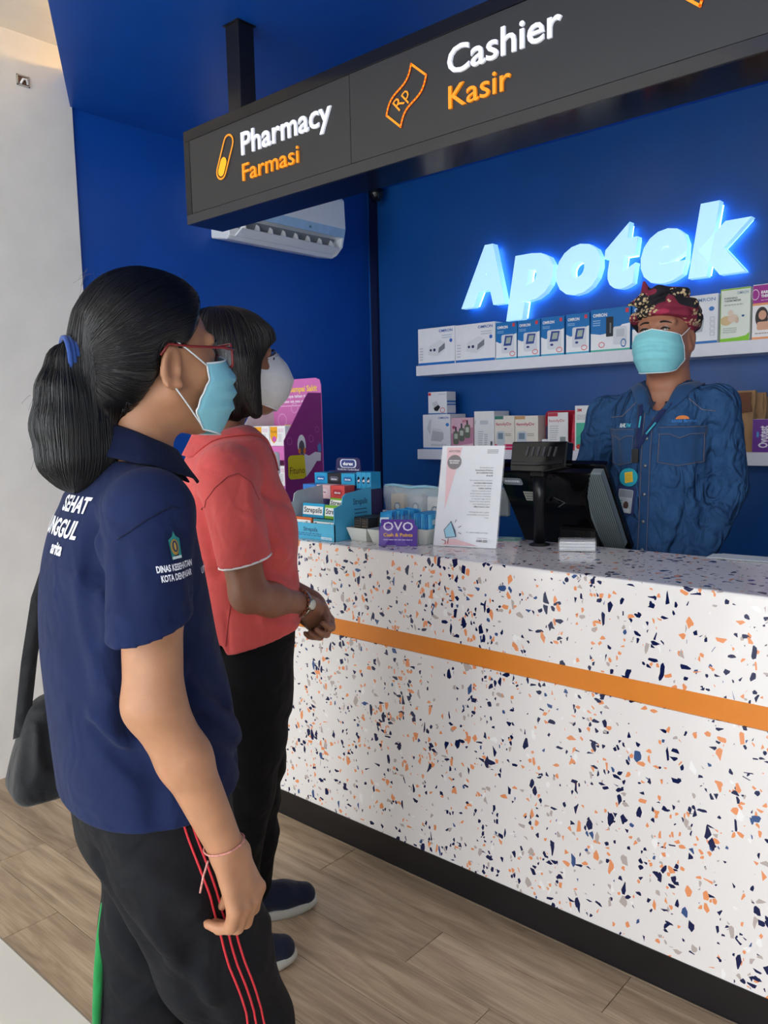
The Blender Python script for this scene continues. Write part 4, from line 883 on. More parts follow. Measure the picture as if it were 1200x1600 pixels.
# --- papers
pa = [at(1122, 877, 2, CZ), at(1128, 857, 2, CZ)]
fr = Matrix.Translation((-.735, 1.99+.02, T0)) @ Euler((0, 0, .08)).to_matrix().to_4x4()
slip = thing('paper_pile', 'pale blue grey sheets lying on the counter edge beside the cashier', 'paper', (-.62, 2.05, CZ))
for k in range(3): box('sheet', (0.012*k, .075-.004*k, .0012*k), (.26, .14, .0012*k+.001), mat('pale_paper', '#cfd8dc', .6), slip, 0, fr)
fr = Matrix.Translation((-1.475, 2.00, T0)) @ Euler((0, 0, .3)).to_matrix().to_4x4()
lfl = tag(box('leaflet', (0, 0, 0), (.19, .07, .0015), ink('#8fd0b4'), None, 0, fr), 'green and blue leaflet lying flat behind the white notice', 'leaflet')
p = Print(fr @ Matrix.Translation((0, 0, .0015))); p.poly([(.02, .005), (.10, .005), (.14, .06), (.08, .065)], I('#4c9fc4')); p.poly([(.10, .005), (.18, .01), (.17, .05)], I('#d8efe4')); p.build('leaflet_print', lfl)
# ================================================================ bodies: implicit shapes turned into one surface
def smin(a, b, k):
    if k <= 0: return np.minimum(a, b)
    h = np.clip(0.5+0.5*(b-a)/k, 0, 1); return b+(a-b)*h-k*h*(1-h)
def smax(a, b, k): return -smin(-a, -b, k)
class Grid:
    def __init__(s, lo, hi, h):
        s.lo = np.array(lo, float); s.h = h; s.n = np.ceil((np.array(hi, float)-s.lo)/h).astype(int)+1
        s.ax = [(s.lo[i]+h*np.arange(s.n[i])).astype(np.float32) for i in range(3)]
        s.D = np.full(s.n, 0.08, np.float32)
    def sub(s, lo, hi):
        a = np.clip(np.floor((np.array(lo)-s.lo)/s.h).astype(int), 0, s.n-1); b = np.clip(np.ceil((np.array(hi)-s.lo)/s.h).astype(int)+1, 1, s.n)
        sl = tuple(slice(int(a[i]), int(max(b[i], a[i]+1))) for i in range(3))
        return sl, s.ax[0][sl[0]][:, None, None], s.ax[1][sl[1]][None, :, None], s.ax[2][sl[2]][None, None, :]
    def op(s, f, lo, hi, k=0.0, mode='add', pad=0.05):
        sl, X, Y, Z = s.sub(np.array(lo)-pad, np.array(hi)+pad); d = f(X, Y, Z)
        if mode == 'add': s.D[sl] = smin(s.D[sl], d, k)
        elif mode == 'cut': s.D[sl] = smax(s.D[sl], -d, k)
        elif mode == 'and': s.D[sl] = smax(s.D[sl], d, k)
        elif mode == 'off': s.D[sl] = s.D[sl]+d
    def ell(s, c, r, k=0.02, mode='add', R=None):
        c = np.array(c, float); r = np.array(r, float); m = r.max()
        def f(X, Y, Z):
            p = [X-c[0], Y-c[1], Z-c[2]]
            if R is not None: p = [R[0][i]*p[0]+R[1][i]*p[1]+R[2][i]*p[2] for i in range(3)]
            k0 = np.sqrt((p[0]/r[0])**2+(p[1]/r[1])**2+(p[2]/r[2])**2)+1e-6
            k1 = np.sqrt((p[0]/r[0]**2)**2+(p[1]/r[1]**2)**2+(p[2]/r[2]**2)**2)+1e-6
            return k0*(k0-1)/k1
        s.op(f, c-m, c+m, k, mode)
    def cone(s, a, b, r1, r2, k=0.02, mode='add', sq=None, clip=None, hollow=None):
        """Tapered capsule; sq = (axis, factor) flattens it along an axis."""
        a = np.array(a, float); b = np.array(b, float); ab = b-a; L2 = ab@ab+1e-9; m = max(r1, r2)
        if sq is not None: ax = np.array(sq[0], float); ax /= np.linalg.norm(ax); fac = sq[1]
        def f(X, Y, Z):
            p0, p1, p2 = X-a[0], Y-a[1], Z-a[2]
            t = np.clip((p0*ab[0]+p1*ab[1]+p2*ab[2])/L2, 0, 1)
            q0, q1, q2 = p0-t*ab[0], p1-t*ab[1], p2-t*ab[2]
            d2 = q0*q0+q1*q1+q2*q2
            if sq is not None:
                e = q0*ax[0]+q1*ax[1]+q2*ax[2]; d2 = d2+e*e*(1/fac**2-1)
            o = np.sqrt(d2)-(r1+(r2-r1)*t)
            if clip is not None:
                e = (X-clip[0][0])*clip[1][0]+(Y-clip[0][1])*clip[1][1]+(Z-clip[0][2])*clip[1][2]
                o = smax(o, e, .003)
                if hollow: o = smax(o, -np.maximum(np.sqrt(d2)-hollow[0], -hollow[1]-e), .002)
            return o
        s.op(f, np.minimum(a, b)-m, np.maximum(a, b)+m, k, mode)
    def chain(s, pts, rs, k=0.02, mode='add', sq=None):
        for i in range(len(pts)-1): s.cone(pts[i], pts[i+1], rs[i], rs[i+1], k, mode, sq)
    def loft(s, sec, k=0.02, n=2.4, mode='add'):
        """sec rows: z, cx, cy, half depth, half width."""
        S = np.array(sorted(sec), float); zz = np.linspace(S[0, 0], S[-1, 0], 90)
        def sm(col):
            v = np.interp(zz, S[:, 0], S[:, col]); w = np.ones(9)/9
            return np.convolve(np.pad(v, 4, mode='edge'), w, 'valid')
        C = [sm(i) for i in range(1, 5)]
        def f(X, Y, Z):
            z = np.clip(Z, S[0, 0], S[-1, 0]).ravel()
            cx, cy, a, b = [np.interp(z, zz, c)[None, None, :].astype(np.float32) for c in C]
            q = (np.abs((X-cx)/a)**n+np.abs((Y-cy)/b)**n)**(1/n)
            d = (q-1)*np.minimum(a, b)
            dz = np.maximum(np.maximum(S[0, 0]-Z, Z-S[-1, 0]), 0)
            return np.maximum(d, -0.2)+dz*1.0
        lo = [(S[:, 1]-S[:, 3]).min(), (S[:, 2]-S[:, 4]).min(), S[0, 0]]; hi = [(S[:, 1]+S[:, 3]).max(), (S[:, 2]+S[:, 4]).max(), S[-1, 0]]
        s.op(f, lo, hi, k, mode)
    def snap(s, p, it=14):
        """Move a point onto the zero level of the field."""
        p = np.array(p, float)
        for _ in range(it):
            i = np.clip(np.round((p-s.lo)/s.h).astype(int), 1, s.n-2); d = float(s.D[tuple(i)])
            gr = np.array([float(s.D[tuple(i+e)])-float(s.D[tuple(i-e)]) for e in np.eye(3, dtype=int)])/(2*s.h); m = np.linalg.norm(gr)
            if m < .05 or abs(d) < .001: break
            p = p-gr/m*np.clip(d, -.03, .03)*.8
        return p
    def fold(s, a, b, w, amp, c=None):
        """Raise (amp > 0) or sink a soft ridge along a-b (quadratic through c if given)."""
        if c is not None:
            a, b, c = [np.array(q, float) for q in (a, b, c)]
            P = [(1-t)**2*a+2*t*(1-t)*c+t*t*b for t in np.linspace(0, 1, 6)]
        else: a, b = np.array(a, float), np.array(b, float); P = [a+(b-a)*t for t in np.linspace(0, 1, 5)]
        P = np.array([s.snap(q) for q in P])
        lo, hi = P.min(0)-3*w, P.max(0)+3*w
        def f(X, Y, Z):
            best = None
            for i in range(len(P)-1):
                A, ab = P[i], P[i+1]-P[i]; L2 = ab@ab+1e-9
                t = np.clip(((X-A[0])*ab[0]+(Y-A[1])*ab[1]+(Z-A[2])*ab[2])/L2, 0, 1)
                d2 = (X-A[0]-t*ab[0])**2+(Y-A[1]-t*ab[1])**2+(Z-A[2]-t*ab[2])**2
                best = d2 if best is None else np.minimum(best, d2)
            return -amp*np.exp(-best/(w*w))
        s.op(f, lo, hi, 0, 'off', 0.0)
    def mesh(s, smooth=2):
        D = s.D; h = s.h; S = D < 0
        n = np.array(D.shape)
        c = np.zeros(n-1, np.int8)
        for i in (0, 1):
            for j in (0, 1):
                for k in (0, 1): c += S[i:n[0]-1+i, j:n[1]-1+j, k:n[2]-1+k]
        act = (c > 0) & (c < 8); idx = np.argwhere(act); N = len(idx)
        num = np.full(n-1, -1, np.int64); num[act] = np.arange(N)
        cor = np.array([(i, j, k) for i in (0, 1) for j in (0, 1) for k in (0, 1)])
        val = np.stack([D[idx[:, 0]+o[0], idx[:, 1]+o[1], idx[:, 2]+o[2]] for o in cor], 1)
        acc = np.zeros((N, 3)); cnt = np.zeros(N)
        for i in range(8):
            for j in range(i+1, 8):
                if np.abs(cor[i]-cor[j]).sum() != 1: continue
                a, b = val[:, i], val[:, j]; m = (a < 0) != (b < 0)
                t = np.where(m, a/(a-b+1e-12), 0)
                acc += np.where(m[:, None], cor[i]+t[:, None]*(cor[j]-cor[i]), 0); cnt += m
        V = s.lo+h*(idx+acc/np.maximum(cnt, 1)[:, None])
        F = []
        for ax in range(3):
            o1, o2 = [q for q in range(3) if q != ax]
            a = [slice(1, n[q]-1) for q in range(3)]; a[ax] = slice(0, n[ax]-1); b = list(a); b[ax] = slice(1, n[ax])
            A, B = S[tuple(a)], S[tuple(b)]; e = np.argwhere(A != B)
            if not len(e): continue
            base = e.copy(); base[:, o1] += 1; base[:, o2] += 1; sg_ = A[tuple(e.T)]
            q = []
            for d1, d2 in ((-1, -1), (0, -1), (0, 0), (-1, 0)):
                t = base.copy(); t[:, o1] += d1; t[:, o2] += d2; q.append(num[tuple(t.T)])
            q = np.stack(q, 1)
            fl = sg_ if ax != 1 else ~sg_
            q[~fl] = q[~fl][:, ::-1]; F.append(q)
        F = np.concatenate(F); F = F[(F >= 0).all(1)]
        for _ in range(smooth):
            E = np.concatenate([F[:, [0, 1]], F[:, [1, 2]], F[:, [2, 3]], F[:, [3, 0]]])
            A = np.zeros_like(V); w = np.zeros(len(V))
            for c_ in range(3): A[:, c_] = np.bincount(E[:, 0], V[E[:, 1], c_], len(V))+np.bincount(E[:, 1], V[E[:, 0], c_], len(V))
            w = np.bincount(E[:, 0], minlength=len(V))+np.bincount(E[:, 1], minlength=len(V))
            V = 0.5*V+0.5*A/np.maximum(w, 1)[:, None]
        return V, F
def fast_mesh(name, V, F, m, parent, smooth=True):
    me = bpy.data.meshes.new(name); V = np.asarray(V, np.float32); F = np.asarray(F, np.int32); k = F.shape[1]
    me.vertices.add(len(V)); me.vertices.foreach_set('co', V.ravel())
    me.loops.add(F.size); me.loops.foreach_set('vertex_index', F.ravel())
    me.polygons.add(len(F)); me.polygons.foreach_set('loop_start', np.arange(0, F.size, k, dtype=np.int32)); me.polygons.foreach_set('loop_total', np.full(len(F), k, np.int32))
    if smooth: me.polygons.foreach_set('use_smooth', np.ones(len(F), bool))
    me.update(calc_edges=True); me.validate()
    for x in (m if isinstance(m, (list, tuple)) else [m]): me.materials.append(x)
    return place(bpy.data.objects.new(name, me), parent)
class Frm:
    """Upright local frame: x forward, y to the figure's left, z up, at P with a heading (and a pitch for heads)."""
    def __init__(s, P, heading, pitch=0.0, roll=0.0, scale=1.0):
        s.P = np.array(P, float); a = math.radians(heading)
        R = Euler((math.radians(roll), math.radians(-pitch), a), 'XYZ').to_matrix()
        s.R = np.array(R)*scale; s.Ri = np.linalg.inv(s.R)
    def w(s, v):
        v = np.asarray(v, float); return v @ s.R.T+s.P
    def l(s, v): return (np.asarray(v, float)-s.P) @ s.Ri.T
    def px(s, px, py, y=0.0):
        """Local point on the figure's plane (local y) seen at this pixel."""
        d = _fw+(px-600)/CAM_F*CR-(py-800)/CAM_F*CU
        o = s.Ri @ (CP-s.P); dl = s.Ri @ d; t = (y-o[1])/dl[1]; return o+t*dl
    def pxx(s, px, py, x=0.0):
        d = _fw+(px-600)/CAM_F*CR-(py-800)/CAM_F*CU
        o = s.Ri @ (CP-s.P); dl = s.Ri @ d; t = (x-o[0])/dl[0]; return o+t*dl
def body_obj(name, g, fr, m, parent, smooth=2):
    V, F = g.mesh(smooth); o = fast_mesh(name, fr.w(V), F, m, parent)
    bv = BVHTree.FromPolygons([Vector(v) for v in fr.w(V)], F.tolist())
    return o, bv
def project(pts, fr4, bv, off=0.0015, reach=0.6):
    """Lay (u, v) points of a frame onto a surface along the frame's normal."""
    out = []; n = (fr4.to_3x3() @ Vector((0, 0, 1))).normalized()
    for p in pts:
        o = fr4 @ Vector((p[0], p[1], reach*0.5)); hit = bv.ray_cast(o, -n, reach)
        out.append(hit[0]+n*off if hit[0] is not None else None)
    ok = [i for i, q in enumerate(out) if q is not None]
    for i, q in enumerate(out):
        if q is None:
            if not ok: out[i] = fr4 @ Vector((pts[i][0], pts[i][1], 0)); continue
            j = min(ok, key=lambda t: (pts[t][0]-pts[i][0])**2+(pts[t][1]-pts[i][1])**2); out[i] = out[j]
    return out
def patch(name, fr4, bv, lo, hi, top, bot, m, parent, nu=14, nv=14, off=0.002):
    P = []; F = []
    for i in range(nu+1):
        u = i/nu
        for j in range(nv+1): v = j/nv; P.append((lo+(hi-lo)*u, bot(u)+(top(u)-bot(u))*v))
    for i in range(nu):
        for j in range(nv): k = i*(nv+1)+j; F.append((k, k+nv+1, k+nv+2, k+1))
    o = mesh_obj(name, project(P, fr4, bv, off), F, m, parent, True); s_ = o.modifiers.new('thick', 'SOLIDIFY'); s_.thickness = 0.0014; return o
def stitch(name, pts, fr4, bv, m, parent, r=0.0008, off=0.0025, n=10, closed=False):
    Q = []
    for i in range(len(pts)-1):
        for k in range(n): t = k/n; Q.append((pts[i][0]+(pts[i+1][0]-pts[i][0])*t, pts[i][1]+(pts[i+1][1]-pts[i][1])*t))
    Q.append(pts[-1]); return tube(name, project(Q, fr4, bv, off), r, m, parent, 5)
def cloth_text(s, u, v, h, fr4, bv, m, parent, width=None, bold=0.03, off=0.0018, name='lettering', shear=0.0):
    V, F = text_mesh(s, bold, shear, 0.0, 3); V = V[:, :2]*(h/CAPH); V[:, 0] -= V[:, 0].min()
    if width: V[:, 0] *= width/V[:, 0].max()
    return mesh_obj(name, project([(p[0]+u, p[1]+v) for p in V], fr4, bv, off), F, m, parent)
def tri_frame(fr, c, right, up):
    """Frame on a figure (local vectors) for cloth prints."""
    return frame(fr.w(c), fr.R @ np.array(right, float), fr.R @ np.array(up, float))
# ---- heads
def head_shape(g, fem=True, ears=True, T=lambda p: p):
    """Adds a head to grid g; T maps head coordinates to the grid's coordinates (same axes, maybe moved)."""
    E = lambda c, r, k=0.02, mode='add', R=None: g.ell(T(c), r, k, mode, R)
    E((-.012, 0, .030), (.092, .075, .086))
    E((.034, 0, .022), (.056, .064, .068), .03)
    E((.030, 0, -.045), (.062, .058, .070), .03)
    for s in (-1, 1):
        g.cone(T((.005, .050*s, -.055)), T((.070, .014*s, -.098)), .020, .017, .03)
        E((.062, .038*s, -.028), (.030, .026, .030), .02)
        g.cone(T((.090, .010*s, .024)), T((.078, .048*s, .026)), .008, .010, .012)
        E((.098, .031*s, .004), (.016, .018, .011), .010, 'cut')
        E((.080, .031*s, .003), (.015, .016, .0125), .006)
    E((.074, 0, -.098), (.020, .020, .016), .015)
    g.cone(T((.092, 0, .014)), T((.112, 0, -.028)), .008, .011, .010)
    for s in (-1, 1): E((.100, .011*s, -.032), (.010, .008, .008), .006)
    g.cone(T((.090, -.018, -.062)), T((.090, .018, -.062)), .008, .008, .008)
    g.cone(T((.089, -.016, -.073)), T((.089, .016, -.073)), .008, .008, .006)
    if ears:
        for s in (-1, 1):
            R = Euler((0, math.radians(14), math.radians(-22*s))).to_matrix()
            c = np.array([-.004, .075*s, -.018])
            E(c, (.019, .0075, .032), .006, 'add', R)
            E(c+np.array([.004, .006*s, .002]), (.0105, .006, .019), .003, 'cut', R)
            P = [c+np.array(R) @ np.array([.0165*math.cos(t), .003*s, .029*math.sin(t)]) for t in np.linspace(-1.9, 3.0, 12)]
            g.chain([T(q) for q in P], [.0035]*12, .003)
            E(c+np.array([.010, .004*s, -.024]), (.008, .006, .009), .005)
            E(c+np.array([.014, -.001*s, -.004]), (.005, .006, .009), .004)
def mask_surface(kind, n=40, m=24, seed=1):
    """Face mask in head coordinates: grid of points."""
    V = []; rr = random.Random(seed)
    for j in range(m+1):
        v = j/m
        if kind == 'surgical':
            z = -.006-.116*v; xf = np.interp(v, [0, .2, .45, .75, 1], [.118, .132, .134, .126, .102]); wd = np.interp(v, [0, .3, .7, 1], [.066, .075, .072, .054]); xr = np.interp(v, [0, .25, .5, .72, 1], [.056, .052, .036, .026, .048]); pw = .72
        else:
            z = .014-.128*v; xf = np.interp(v, [0, .22, .5, .8, 1], [.112, .134, .146, .128, .100]); wd = np.interp(v, [0, .3, .7, 1], [.058, .074, .072, .052]); xr = np.interp(v, [0, .3, .7, 1], [.040, .018, .018, .030]); pw = 1.0
        for i in range(n+1):
            u = -1+2*i/n; a = u*math.radians(88)
            x = xr+(xf-xr)*max(0, math.cos(a))**pw; y = wd*math.sin(a)
            if kind != 'surgical': x -= .004*(1-math.cos(a)); x += .006*math.exp(-(u/.10)**2)*math.sin(math.pi*v)
            zz = z
            if kind == 'surgical':
                e = math.cos(a)**.5 if math.cos(a) > 0 else 0
                for c in (.30, .50, .70):
                    t = (v-c)/.06; x += .006*e*(1/(1+math.exp(-6*t))-.5)*math.exp(-(t*.55)**2)*-1.6
                zz += .010*(1-abs(u))**2*(1-v)-.004*abs(u)*(1-v); zz += .012*abs(u)**3*(v-.1)
            else: zz += .012*(1-abs(u))**3*(1-v)-.014*abs(u)**2*(1-v)+.03*abs(u)**2*v
            V.append((x, y, zz))
    F = []
    for j in range(m):
        for i in range(n): k = j*(n+1)+i; F.append((k, k+1, k+n+2, k+n+1))
    edge = [V[i] for i in range(n+1)]+[V[j*(n+1)+n] for j in range(1, m+1)]+[V[m*(n+1)+i] for i in range(n-1, -1, -1)]+[V[j*(n+1)] for j in range(m-1, 0, -1)]
    return np.array(V), F, np.array(edge), (n, m)
def add_mask(H, parent, kind, col, edgecol):
    V, F, edge, (n, m) = mask_surface(kind)
    mm = mat('mask_'+col.lstrip('#'), col, .7, var=.04, vscale=60, bump=.15, bscale=900)
    o = mesh_obj('face_mask', H.w(V), F, mm, parent, True); s_ = o.modifiers.new('thick', 'SOLIDIFY'); s_.thickness = .0018; s_.offset = 1
    ed = mat('mask_edge_'+edgecol.lstrip('#'), edgecol, .6)
    tube('mask_edge', H.w(edge), .0016, ed, o, 5, True)
    if kind != 'surgical':
        k = int(m*.08); tube('nose_wire', H.w(np.array([V[k*(n+1)+i] for i in range(int(n*.3), int(n*.7)+1)])+np.array([.001, 0, 0])), .0018, mat('mask_wire', '#c9ccd0', .4), o, 5)
    for s in (-1, 1):
        i = n if s > 0 else 0
        for row, e in ((1, (.000, .078*s, .026)), (m-1, (-.006, .080*s, -.040))):
            a = V[row*(n+1)+i]; b = np.array(e); c = (a+b)/2+np.array([0, .006*s, 0])
            P = [(1-t)**2*a+2*t*(1-t)*c+t*t*b for t in np.linspace(0, 1, 8)]
            tube('ear_loop', H.w(np.array(P)), .0013, ed, o, 5)
    return o
def strands(name, H, bv, starts, field, m, parent, steps=11, step=.008, r=.0006, lift=.0016, seed=3):
    rr = random.Random(seed); parts = []
    for p in starts:
        P = []; q = Vector(p); lf = lift*rr.random()
        for k in range(steps):
            hit = bv.find_nearest(q)
            if hit[0] is None: break
            nrm = hit[1]; pos = hit[0]+nrm*(lf+.0002); P.append(pos)
            d = Vector(field(H.l(pos), rr)); d = Vector(H.R @ np.array(d)); d -= nrm*d.dot(nrm)
            if d.length < 1e-5: break
            q = hit[0]+d.normalized()*step
        if len(P) > 3: parts.append(tube_data(P, [r*(0.5+0.5*math.sin(math.pi*min(1, .15+.85*i/(len(P)-1)))) for i in range(len(P))], 3, False, False))
    V, F = merge(parts); o = mesh_obj(name, V, F, m, parent, True); o['kind'] = 'stuff'; return o
def hand_shape(g, wrist, d, palm, side, curls, s=1.0, thumb=(0.5, 0.4), spread=.06, k=.006):
    """Hand on a grid: d points to the knuckles, palm is the palm's normal, side points to the thumb."""
    d = np.array(d, float); d /= np.linalg.norm(d); palm = np.array(palm, float); palm -= d*(palm@d); palm /= np.linalg.norm(palm)
    t = np.cross(d, palm); t = t if t @ np.array(side, float) > 0 else -t
    w = np.array(wrist, float)
    K = []
    for off, L in ((.028, .088), (.009, .092), (-.010, .088), (-.027, .080)):
        kp = w+s*(d*L+t*off); K.append(kp)
        g.cone(w+s*(d*.010+t*off*.5), kp, .0135*s, .0105*s, .012)
    g.cone(w+s*(d*.02+t*.012), w+s*(d*.06+t*.004+palm*.004), .017*s, .016*s, .015)
    for i, kp in enumerate(K):
        L = np.array([(.042, .025, .021), (.046, .029, .022), (.042, .027, .022), (.033, .020, .019)][i])*s
        c = curls[i] if hasattr(curls[i], '__len__') else (curls[i],)*3
        a = 0.0; q = kp; rr = [.0108, .0100, .0090, .0078]
        dirb = d+t*spread*(1.5-i)
        dirb /= np.linalg.norm(dirb)
        for j in range(3):
            a += c[j]; dd = dirb*math.cos(a)+palm*math.sin(a); e = q+dd*L[j]
            g.cone(q, e, rr[j]*s*(.9 if i == 3 else 1), rr[j+1]*s*(.9 if i == 3 else 1), .0035 if j else k); q = e
    b = w+s*(d*.022+t*.020); a1, a2 = thumb
    d1 = d*math.cos(a1)+t*math.sin(a1)+palm*.35; d1 /= np.linalg.norm(d1)
    m1 = b+d1*.042*s; d2 = d1*math.cos(a2)+palm*math.sin(a2)*.6-t*math.sin(a2)*.5; d2 /= np.linalg.norm(d2)
    m2 = m1+d2*.032*s; m3 = m2+(d2*.9+palm*.2)*.024*s
    g.chain([b, m1, m2, m3], [.0155*s, .0115*s, .0098*s, .0075*s], .006)
SKIN = {}
def skin(n, c): return mat('skin_'+n, c, .48, var=.07, vscale=40, bump=.10, bscale=500, sss=.12)
# ================================================================ people
def fabric(n, c, rough=.85, bump=.35, bscale=900, var=.08, vscale=18, sheen=.15, wrinkle=.012, wscale=11.0): return mat(n, c, rough, var=var, vscale=vscale, bump=bump, bscale=bscale, spec=.25, sheen=sheen, wrinkle=wrinkle, wscale=wscale)
HAIR = mat('black_hair', '#0b0a0b', .34, var=.3, vscale=60, spec=.6)
HAIR2 = mat('brown_black_hair', '#120d0c', .38, var=.3, vscale=60, spec=.5)
def sections(B, rows, phi):
    out = []; s, c = math.sin(math.radians(phi)), math.cos(math.radians(phi))
    for py, xb, xf, b in rows:
        m = B.px((xb+xf)/2, py, 0); a0 = B.px(xb, py, 0); a1 = B.px(xf, py, 0)
        e = abs(a1[0]-a0[0])/2*c; a = math.sqrt(max(e*e-(b*s)**2, .004))/c
        out.append((m[2], m[0], 0.0, a, b))
    return out
def crop_sec(S, zmax):
    A = np.array(sorted(S)); o = [tuple(r_) for r_ in A if r_[0] < zmax-.005]
    o.append((zmax,)+tuple(np.interp(zmax, A[:, 0], A[:, i]) for i in range(1, 5))); return o
def collar(B, m, parent, neck, rx, ry, zf, zb, w, flare, tipx, name='collar', gap=.5, dropf=.03, bv=None):
    """Folded shirt collar: a strip round the neck, high at the nape, ending in points at the front."""
    V = []; F = []; n = 48; k = 5
    for i in range(n+1):
        t = -1+2*i/n; a = math.pi*(1-abs(t)*(1-gap*.12)); a = a if t >= 0 else -a      # a = angle from forward
        ca_, sa_ = math.cos(a), math.sin(a); f = (1+ca_)/2
        top = np.array([neck[0]+rx*ca_, neck[1]+ry*sa_, zb+(zf-zb)*f])
        out = np.array([ca_, sa_*1.0, 0]); tip = max(0, (abs(t)-.72)/.28)
        for j in range(k+1):
            v = j/k; ww = w*(1+tipx*tip**2)
            p = top+out*flare*(v**.8)*(1+.2*f)+np.array([0, 0, .010*math.sin(math.pi*min(1, v*2.2))*(1-v)-ww*v])
            p[0] += tip*dropf*v*.6
            p = B.w(p)
            if bv is not None and j >= 1:
                h_ = bv.ray_cast(Vector((p[0], p[1], p[2]+.12)), Vector((0, 0, -1)), .2)[0]
                if h_ is not None and h_.z > p[2]-.005: p[2] = h_.z+.005
                if f > .45:
                    od = Vector(B.R @ np.array([1, .5*sa_, 0])).normalized(); h_ = bv.ray_cast(Vector(p)+od*.12, -od, .16)[0]
                    if h_ is not None and (h_-Vector(p)).dot(od) > -.004: p = np.array(h_+od*.005)
            V.append(p)
    for i in range(n):
        for j in range(k): q = i*(k+1)+j; F.append((q, q+k+1, q+k+2, q+1))
    o = mesh_obj(name, V, F, m, parent, True); s_ = o.modifiers.new('thick', 'SOLIDIFY'); s_.thickness = .003; return o

# ---------------------------------------------------------------- woman in navy polo shirt
B1 = Frm((-1.14, .70, 0), 78)
hc = B1.px(234, 561, 0); H1 = Frm(B1.w(hc), 82, 2, 0, 1.03)
w1 = thing('person', 'woman in navy polo shirt and striped track trousers with black ponytail', 'person', (-1.14, .70, 0))
T1 = lambda p: B1.l(H1.w(p))
shR = B1.px(234, 800, -.150); shL = shR*np.array([1, -1, 1])+np.array([.035, 0, 0])
elR = B1.px(240, 1100, -.205); wrR = B1.px(352, 1322, -.225)
elL = elR*np.array([1, -1, 1])+np.array([.08, 0, 0]); wrL = np.array([elL[0]+.06, .225, elL[2]-.21])
rows1 = [(770, 105, 282, .13), (800, 84, 296, .158), (860, 67, 309, .168), (920, 61, 322, .168), (1000, 64, 337, .164), (1080, 75, 358, .166), (1160, 85, 367, .174), (1230, 94, 371, .184), (1310, 106, 374, .19)]
S1 = sections(B1, rows1, 19.5)
nk = B1.px(218, 722, 0)
g = Grid((-.36, -.36, 0.0), (.42, .36, 1.62), .0042)
head_shape(g, T=T1)
g.cone(T1((-.022, 0, -.055)), nk, .049, .053, .03)
g.loft([(z, cx, cy, a-.030, b-.030) for z, cx, cy, a, b in S1], .03)
for sh, el, wr, sd_ in ((shR, elR, wrR, -1), (shL, elL, wrL, 1)):
    g.cone(nk+np.array([0, 0, -.08]), sh+np.array([0, 0, -.008]), .048, .040, .02)
    mid = (el*.62+wr*.38)+np.array([.004, 0, .0])
    g.chain([sh, sh*.5+el*.5, el, mid, wr], [.044, .0425, .0405, .0365, .0260], .018)
hand_shape(g, wrR, B1.px(385, 1405, -.235)-wrR, (-.48, .86, -.1), (.86, .48, 0), [(.60, .85, .5), (.62, .9, .5), (.64, .9, .5), (.60, .85, .5)], 1.08, (.02, .7), .008)
hand_shape(g, wrL, (.2, 0, -1), (-.6, -.7, 0), (.8, -.3, 0), [(.4, .5, .3)]*4, 1.0)
hips = B1.px(239, 1300, 0)
kR = B1.px(388, 1600, -.085); kL = B1.px(231, 1600, .095)
aR = np.array([kR[0]+.02, -.09, .09]); aL = np.array([kL[0]-.01, .10, .09])
hR = np.array([hips[0]+.005, -.085, hips[2]-.02]); hL = np.array([hips[0]+.03, .085, hips[2]-.02])
for h_, k_, a_ in ((hR, kR, aR), (hL, kL, aL)):
    g.chain([h_, k_, a_], [.072, .048, .034], .03); g.cone((a_[0], a_[1], .04), (a_[0]+.15, a_[1], .028), .035, .024, .02)
SK1 = skin('tan', '#ad7c5c')
body, bv_body = body_obj('body', g, B1, SK1, w1, 1)
# shirt
NAVY = fabric('navy_pique', '#121f45', sheen=.03)
g = Grid((-.30, -.33, hips[2]-.06), (.34, .33, 1.44), .004)
g.loft(S1, .02, 2.3)
slR = B1.px(234, 982, -.212); slL = slR*np.array([1, -1, 1])+np.array([.07, 0, 0])
for sh, sl in ((shR, slR), (shL, slL)):
    g.cone(nk+np.array([.0, 0, -.065]), sh+np.array([0, 0, .002]), .060, .053, .035)
    tl_ = np.array([.24, 0, -1.0]); tl_ /= np.linalg.norm(tl_)
    g.cone(sh, sl+(sl-sh)*.4, .060, .0575, .025, clip=(sl, tl_), hollow=(.0465, .025))
zl = lambda py: B1.px(239, py, 0)[2]
# folds
def b1(px, py, y): return B1.px(px, py, y)
for a, b_, w, am in ((b1(150, 850, -.13), b1(180, 1080, -.16), .016, .006), (b1(160, 880, -.13), b1(215, 1180, -.17), .018, -.008), (b1(120, 900, -.12), b1(160, 1140, -.16), .02, .006),
                     (b1(130, 830, -.11), b1(140, 1000, -.14), .014, -.006), (b1(110, 1140, -.15), b1(260, 1190, -.18), .014, .007), (b1(105, 1165, -.15), b1(250, 1222, -.18), .013, -.006), (b1(300, 1090, -.16), b1(365, 1150, -.1), .014, .007),
                     (b1(310, 1120, -.16), b1(366, 1185, -.1), .012, -.006), (b1(290, 1010, -.16), b1(340, 1100, -.12), .02, -.007), (b1(240, 1200, -.19), b1(245, 1290, -.19), .016, -.005), (b1(190, 850, -.2), b1(205, 935, -.24), .012, -.002), (b1(265, 840, -.2), b1(278, 935, -.22), .012, -.002), (b1(163, 840, -.12), b1(158, 905, -.13), .010, -.010)):
    g.fold(a, b_, w, am*2.1)
zh = hips[2]
hem = lambda X, Y, Z: (zl(1305)-Z)+(X-hips[0])*0.32*(X > hips[0]+.05)*1.0+0*Y
g.op(lambda X, Y, Z: (b1(239, 1304, -.17)[2]+np.maximum(0, X-(hips[0]+.02))*.26-Z)+0*Y, (-.3, -.33, zh-.06), (.34, .33, zh+.24), .004, 'and', 0)
